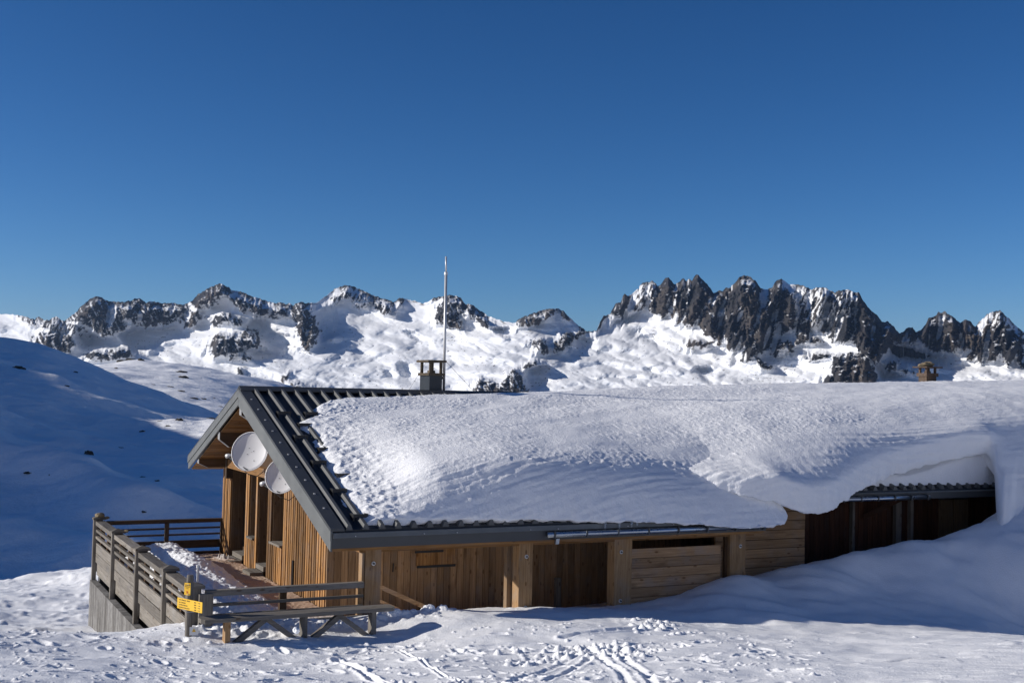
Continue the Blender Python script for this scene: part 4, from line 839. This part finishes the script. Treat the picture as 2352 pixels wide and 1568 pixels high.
# ------------------------------------------------------------------ trail signpost
SP = (-2.98, -2.62); sg = thing('trail_signpost', 'grey wooden post with two yellow trail signs at the railing corner', 'signpost', SP[0], SP[1], .2); sb_ = (SP[0], SP[1], .2)
MB().tube([(SP[0], SP[1], -.1), (SP[0], SP[1], 1.145), (SP[0], SP[1], 1.16)], [.052, .05, .044], 12).build('post', GZ_, sg, base=sb_, smooth=False)
MB().tube([(SP[0]-.06+.12*k/8*1.0, SP[1]-.055, .62) for k in range(9)], .006, 5).build('wire', M_STEEL, sg, base=sb_)
def text_mesh(body, size, name, mt, part, x, y, z, right, upv, nrm, just='LEFT'):
    c = bpy.data.curves.new(name, 'FONT'); c.body = body; c.size = size; c.align_x = just; c.extrude = .0008
    t = bpy.data.objects.new(name, c); COL.objects.link(t); dg = bpy.context.evaluated_depsgraph_get(); me = bpy.data.meshes.new_from_object(t.evaluated_get(dg))
    bpy.data.objects.remove(t); bpy.data.curves.remove(c); me.name = name; me.materials.clear(); me.materials.append(mt)
    o = bpy.data.objects.new(name, me); COL.objects.link(o); o.parent = part
    o.matrix_local = Matrix(((right.x, upv.x, nrm.x, x), (right.y, upv.y, nrm.y, y), (right.z, upv.z, nrm.z, z), (0, 0, 0, 1)))
    return o
def plate(name, mt, cen, wid, hei, th, thick=.006, up=Vector((0, 0, 1))):
    """a flat sign centred at cen; th = angle of its right edge from the u axis towards the viewer"""
    rt_ = Vector((math.cos(th), -math.sin(th), 0)); nr_ = rt_.cross(up); C = Vector(cen); mb = MB()
    q = [C-rt_*wid/2-up*hei/2, C+rt_*wid/2-up*hei/2, C+rt_*wid/2+up*hei/2, C-rt_*wid/2+up*hei/2]
    mb.poly([x-nr_*thick/2 for x in q]+[x+nr_*thick/2 for x in q], [(3, 2, 1, 0), (4, 5, 6, 7), (0, 1, 5, 4), (1, 2, 6, 5), (2, 3, 7, 6), (3, 0, 4, 7)])
    return mb.build(name, mt, sg, base=sb_), rt_, up, nr_
VA_ = Vector((0, 0, 1))
p1, r1, u1, n1 = plate('place_sign', M_YELLOW, (SP[0]-.05, SP[1]-.07, .965), .112, .178, math.radians(52))
for txt, y, s_, mt in (('Refuge de', .052, .021, M_INK), ("l'Etendard", .028, .021, M_INK), ('alt. 2430 m', .004, .013, M_INK), ('\u00a7\u00a7', -.056, .042, M_RED)):
    q = u1*y+n1*.0045; text_mesh(txt, s_, 'lettering', mt, p1, q.x, q.y, q.z, r1, u1, n1, 'CENTER')
p2, r2, u2, n2 = plate('direction_sign', M_YELLOW, (SP[0]-.02, SP[1]-.12, .735), .60, .158, math.radians(66))
for k, (txt, tm) in enumerate((('Le lac Bramant - Nord', '0h45'), ('Les 4 chemins', '0h50'), ('Col Nord des lacs', '1h00'), ('Col de la Croix de Fer', '2h30'))):
    y = .045-k*.036; q = -r2*.262+u2*y+n2*.0045; text_mesh(txt, .029, 'lettering', M_INK, p2, q.x, q.y, q.z, r2, u2, n2)
    q = r2*.11+u2*y+n2*.0045; text_mesh(tm, .024, 'lettering', M_INK, p2, q.x, q.y, q.z, r2, u2, n2)
    q = r2*.225+u2*(y+.008)+n2*.0045
    ar = MB().poly([q-r2*.03-u2*.003, q+r2*.005-u2*.003, q+r2*.005-u2*.010, q+r2*.028, q+r2*.005+u2*.010, q+r2*.005+u2*.003, q-r2*.03+u2*.003], [(0, 1, 2, 3, 4, 5, 6)]); ar.build('arrow', M_INK, p2)
p3, r3, u3, n3 = plate('warning_plate', M_WHITE, (SP[0]+.06, SP[1]-.09, .345), .125, .12, math.radians(15))
q = [-r3*.028-u3*.01, r3*.028-u3*.01, u3*.042]; MB().poly([x+n3*.0045 for x in q], [(0, 1, 2)]).build('warning_triangle', M_YELLOW, p3)
for z_ in (1.035, .895): MB().tube([(SP[0]-.045, SP[1]-.09, z_), (SP[0]-.047, SP[1]-.105, z_)], .008, 6).build('bolt', M_STEEL, sg, base=sb_)

# ------------------------------------------------------------------ loose snow blocks by the porch
for (x, y, w_, lab) in ((985, 1402, .2, 'white snow block, tallest of those at the foot of the stair rail'), (963, 1408, .10, 'small pointed snow lump left of the tallest block'), (905, 1412, .22, 'broad snow lump beside the end of the bench'), (870, 1416, .12, 'rounded snow lump at the foot of the first porch post'), (680, 1447, .09, 'round snowball on the trodden snow below the bench')):
    v_ = -2.42 if y < 1430 else -4.2; q = pv(x, y, v_); o = blob('snow_block', M_SNOW, w_*.55, w_*.5, w_*.5, int(x), .35, 3)
    o.location = Vector(world(q[0], v_, q[2]+.0)); tag(o, lab, 'snow block', 'loose snow blocks in front of the hut')

# ------------------------------------------------------------------ snow on the roof
#  keys: u, then (v, height) of ridge back, ridge, upper, middle, crest, face, lip, underside
def hz(v, h): return (v, rp(v)+h)
KEYS = [
 (-.20, [hz(4.2, -.12), hz(3.2, -.05), hz(2.2, .05), hz(.4, .05), hz(-1.2, .04), hz(-1.7, .04), hz(-2.08, .03), hz(-2.08, -.05)]),
 (.6,  [hz(4.2, -.12), hz(3.45, -.02), hz(2.2, .14), hz(.6, .20), hz(-1.15, .22), hz(-1.7, .20), hz(-2.15, .08), hz(-2.12, -.05)]),
 (1.5, [hz(4.2, -.12), hz(3.6, -.02), hz(2.2, .20), hz(.6, .42), hz(-1.38, .66), hz(-1.82, .48), hz(-2.20, .08), hz(-2.12, -.05)]),
 (3.1, [hz(4.4, -.10), hz(3.72, -.0), hz(2.2, .27), hz(.6, .56), hz(-1.62, .86), hz(-2.06, .55), hz(-2.28, .06), hz(-2.15, -.06)]),
 (5.0, [hz(4.8, .0), hz(3.8, .05), hz(2.2, .36), hz(.6, .62), hz(-1.66, .79), hz(-2.14, .45), hz(-2.36, .0), hz(-2.15, -.08)]),
 ]
# upper body: drift over the annex, its curling lip traced along the eave
lipx = [(1450, 1085, -1.30), (1560, 1104, -1.60), (1610, 1114, -1.86), (1660, 1126, -2.10), (1720, 1143, -2.34), (1790, 1152, -2.50), (1830, 1172, -2.52), (1862, 1181, -2.50), (1900, 1174, -2.42), (1940, 1150, -2.16), (1985, 1119, -1.78), (2050, 1092, -1.55), (2100, 1076, -1.45), (2180, 1055, -1.38), (2260, 1042, -1.34)]
lq = np.array([pv(x, y, v) for x, y, v in lipx]); lu, lv_, lz = lq[:, 0], lq[:, 1], lq[:, 2]
def upper(u):
    H = lambda t: np.interp(u, [5.2, 6.2, 7.7, 9.2, 11, 12.2, 14, 15.9, 17, 20, 25], t)
    ridge, up_, mid, cr = H([.0, .07, .16, .25, .33, .38, .46, .52, .56, .66, .8]), H([.26, .38, .50, .60, .70, .76, .86, .95, .99, 1.1, 1.25]), H([.46, .60, .76, .97, 1.10, 1.15, 1.25, 1.38, 1.44, 1.55, 1.7]), H([.38, .54, .74, 1.0, 1.18, 1.22, 1.30, 1.42, 1.5, 1.6, 1.7])
    lv0, lz0 = np.interp(u, lu, lv_), np.interp(u, lu, lz); a = float(sstep(6.0, 8.9, u)); bl = float(sstep(15.15, 16.0, u))
    cv = np.interp(u, [6.2, 9, 11, 14, 25], [-1.15, -1.15, -.95, -.78, -1.0])
    blf = float(sstep(14.6, 17.2, u)); face = (lv0-.07*a, lz0+(.18+.30*a)*(1-.3*bl)); lip = (lv0, lz0); und = (lv0+.10+.45*a, lz0+.02+.10*a)
    down = [(-1.72, 2.80), (-2.20, 2.05), (-2.7, 1.0)]
    f3 = [tuple(np.array(p)*(1-b_)+np.array(d)*b_) for p, d, b_ in zip((face, lip, und), down, (blf, bl, bl))]
    return [hz(5.0, ridge), hz(3.83, ridge), hz(2.2, up_), hz(.6, mid), hz(cv, cr)]+f3
def slab_key(u, cr, vc, face, lip, und, dz=.02):
    q = upper(u); return (u, [(q[0][0], q[0][1]+dz), (q[1][0], q[1][1]+dz), (q[2][0], q[2][1]+dz), (q[3][0], q[3][1]+dz), hz(vc, cr), face, lip, und])
KEYS += [slab_key(6.4, .70, -1.52, hz(-2.15, .38), hz(-2.44, -.05), hz(-2.15, -.12)), slab_key(7.4, .68, -1.52, hz(-2.22, .35), hz(-2.58, -.09), hz(-2.2, -.15), -.02),
         slab_key(8.2, .60, -1.55, hz(-2.26, .32), hz(-2.62, -.02), hz(-2.2, -.10), -.06), slab_key(8.48, .36, -1.6, hz(-2.2, .24), hz(-2.45, .06), hz(-2.2, -.02), -.14),
         slab_key(8.56, .10, -1.6, hz(-2.0, .10), hz(-2.1, .06), hz(-2.0, .02), -.2)]
KEYS2 = [(u, upper(u)) for u in np.concatenate([np.arange(5.2, 15.2, .25), np.arange(15.2, 16, .1), [16.2, 16.6, 17, 17.5, 19, 21, 25]])]
def pchip(x, xp, fp):
    h = np.diff(xp); dl = np.diff(fp, axis=0)/h[:, None]; m_ = np.zeros_like(fp)
    m_[1:-1] = np.where(dl[:-1]*dl[1:] > 0, 2*dl[:-1]*dl[1:]/(dl[:-1]+dl[1:]+1e-12), 0); m_[0] = dl[0]; m_[-1] = dl[-1]
    i = np.clip(np.searchsorted(xp, x)-1, 0, len(xp)-2); t_ = ((x-xp[i])/h[i])[:, None]; H = h[i][:, None]
    return (2*t_**3-3*t_**2+1)*fp[i]+(t_**3-2*t_**2+t_)*H*m_[i]+(-2*t_**3+3*t_**2)*fp[i+1]+(t_**3-t_**2)*H*m_[i+1]
kn = np.array([0, .06, .28, .50, .75, .87, .95, 1.]); ns = 270
def snow_body(keys, us, left, label):
    ku = np.array([k[0] for k in keys]); kp = np.array([k[1] for k in keys])
    cps = pchip(us, ku, kp.reshape(len(keys), -1)).reshape(len(us), 8, 2)
    ts = np.linspace(0, 1, ns); prof = pchip(ts, kn, cps.transpose(1, 0, 2).reshape(8, -1)).reshape(ns, len(us), 2)
    Uu = np.broadcast_to(us, (ns, len(us))).copy(); Tt = np.broadcast_to(ts[:, None], Uu.shape); Vv = prof[..., 0].copy(); Zz = prof[..., 1].copy()
    if left:                                     # ragged left edge
        raw = np.interp(Vv[:, 0], [-2.2, -2.08, -1.4, -.5, .2, .9, 1.6, 1.95, 2.02, 2.2, 2.8, 3.3, 3.6], [.02, -.12, -.15, -.06, .0, .06, .18, .0, -.02, .30, .62, .92, 1.3])
        jag = raw+noise(Vv[:, 0]/.16, Vv[:, 0]*0, 161)*.05+noise(Vv[:, 0]/.06, Vv[:, 0]*0, 162)*.02
        u0, u1 = us[0], us[-1]; Uu = jag[:, None]+(Uu-u0)/(u1-u0)*(u1-jag[:, None]); dl_ = Uu-jag[:, None]; edge_ = sstep(0, .28, dl_)
    else: dl_ = Uu*0+9; edge_ = Uu*0+1
    dU = np.gradient(Vv, axis=0); dZ = np.gradient(Zz, axis=0); ln = np.hypot(dU, dZ)+1e-9; nv, nz = -dZ/ln, dU/ln
    sg_ = -1 if nz[ns//3, len(us)//2] < 0 else 1; nv, nz = nv*sg_, nz*sg_
    arc = np.cumsum(ln, 0); top = sstep(.82, .72, Tt); face_ = 1-top
    calm = sstep(.0, .30, fbm(Uu/2.2, arc/.6, 3, 171))*sstep(10, 5, Uu)
    pop = fbm(Uu/.10, arc/.085, 3, 172)*.007+np.maximum(0, noise(Uu/.075, arc/.065, 175)-.1)*.016
    rel_ = top*(pop*(1-.85*calm)*sstep(-.1, 1.0, Uu)+fbm(Uu/1.3, arc/.8, 2, 173)*.022+fbm(Uu/.4, arc/.36, 2, 176)*.006)
    rel_ = rel_+face_*(fbm(Uu/1.6, arc/.09, 3, 174)*.012+fbm(Uu/.16, arc/.14, 3, 177)*.007+sstep(8.6, 9.6, Uu)*sstep(.99, .92, Tt)*sstep(.84, .90, Tt)*ridged(Uu/.10, arc/1.2, 2, 178)*.006)
    # crust bits standing up along the crest of the main slab
    rel_ = rel_+sstep(.05, .0, np.abs(Tt-.765+.012*noise(Uu/.5, Uu*0, 183)))*np.maximum(0, noise(Uu/.13, arc/.10, 181)-.35)*.07*sstep(2.2, 3.2, Uu)*sstep(9, 7.5, Uu)
    rel_ = rel_+sstep(1.7, .2, dl_)*(fbm(Uu/.30, arc/.15, 3, 179)*.022+np.maximum(0, fbm(Uu/.12, arc/.10, 2, 182))*.03)*sstep(0, .2, dl_)
    rel_ = rel_*edge_+np.where(Tt > .86, sstep(.86, .95, Tt)*fbm(Uu/.32, Uu*0+Tt, 3, 180)*.045*sstep(.9, 1.6, Uu), 0)
    Vv = Vv+nv*rel_; Zz = Zz+nz*rel_
    Zz = np.where(edge_ < 1, rp(Vv)-.03+(Zz-rp(Vv)+.03)*np.sqrt(edge_), Zz)
    if not left: Uu = Uu-1.38*np.maximum(0, -1.36-Vv)*sstep(14.9, 15.5, Uu)*sstep(18, 16.5, Uu)
    return tag(grid_mesh('roof_snow', world(Uu, Vv, Zz), M_ROOFSNOW), label, 'snow')
snow_body(KEYS, np.concatenate([np.linspace(-.2, 2.2, 130), np.linspace(2.22, 8.2, 240), np.linspace(8.22, 8.56, 30)]), True, 'thick wind-crusted snow slab on the main roof, from the bare seams to the corner post')
snow_body(KEYS2, np.concatenate([np.linspace(5.2, 12.5, 300), np.linspace(12.55, 25, 180)]), False, 'deeper snow drift with a curling cornice hanging over the set-back annex wall')
# snow still lying on the annex eave under the cornice
ua = np.linspace(10.6, 16.9, 250); ta = np.linspace(0, 1, 60); UA, TA = np.meshgrid(ua, ta)
lift = sstep(12.8, 15.3, UA)
va = np.interp(TA, [0, .3, .6, .85, 1], [1.0, .2, -.6, -1.12, -1.16]); ha = np.interp(TA, [0, .3, .6, .85, 1], [.45, .42, .34, .2, .0])+lift*np.interp(TA, [0, .3, .6, .85, 1], [.6, .6, .5, .42, .0])
hA_ = ha+fbm(UA/.5, va/.2, 3, 190)*.02
ea = grid_mesh('eave_snow', world(UA, va-.05*lift-.02*noise(UA/.3, UA*0, 191), rp(va)+hA_), M_ROOFSNOW); tag(ea, 'smooth snow layer on the set-back eave under the curling cornice', 'snow')
# icicles under the eave snow
def ice(t, b):
    b.inputs['Base Color'].default_value = (.9, .95, 1, 1); b.inputs['Roughness'].default_value = .12; b.inputs['Transmission Weight'].default_value = .85; b.inputs['IOR'].default_value = 1.31
M_ICE = mat('clear_ice', ice)
for u_, l_ in ((4.42, .10), (4.72, .12), (4.98, .09), (5.10, .06)):
    o = MB().tube([(u_, VN-.12, 1.70), (u_, VN-.12, 1.66-l_*.5), (u_+.003, VN-.12, 1.66-l_)], [.03, .016, .003], 6).build('icicle', M_ICE, None); o.matrix_world = HUTM @ Matrix.Translation(o.location)
    tag(o, 'short icicle hanging from the eave snow above the gutter', 'icicle', 'icicles on the eave snow')

# ------------------------------------------------------------------ thin mountain air
hm = bpy.data.materials.new('thin_air'); hm.use_nodes = True; t = hm.node_tree; t.nodes.clear()
vo = t.nodes.new('ShaderNodeVolumePrincipled'); vo.inputs['Color'].default_value = (.40, .62, 1, 1); vo.inputs['Density'].default_value = 3.5e-5; vo.inputs['Anisotropy'].default_value = .2
mo_ = t.nodes.new('ShaderNodeOutputMaterial'); t.links.new(vo.outputs[0], mo_.inputs['Volume'])
hz_ = MB().box(-9500, 9500, -9500, 9500, -165, 420).build('haze', hm, None); tag(hz_, kind='stuff')
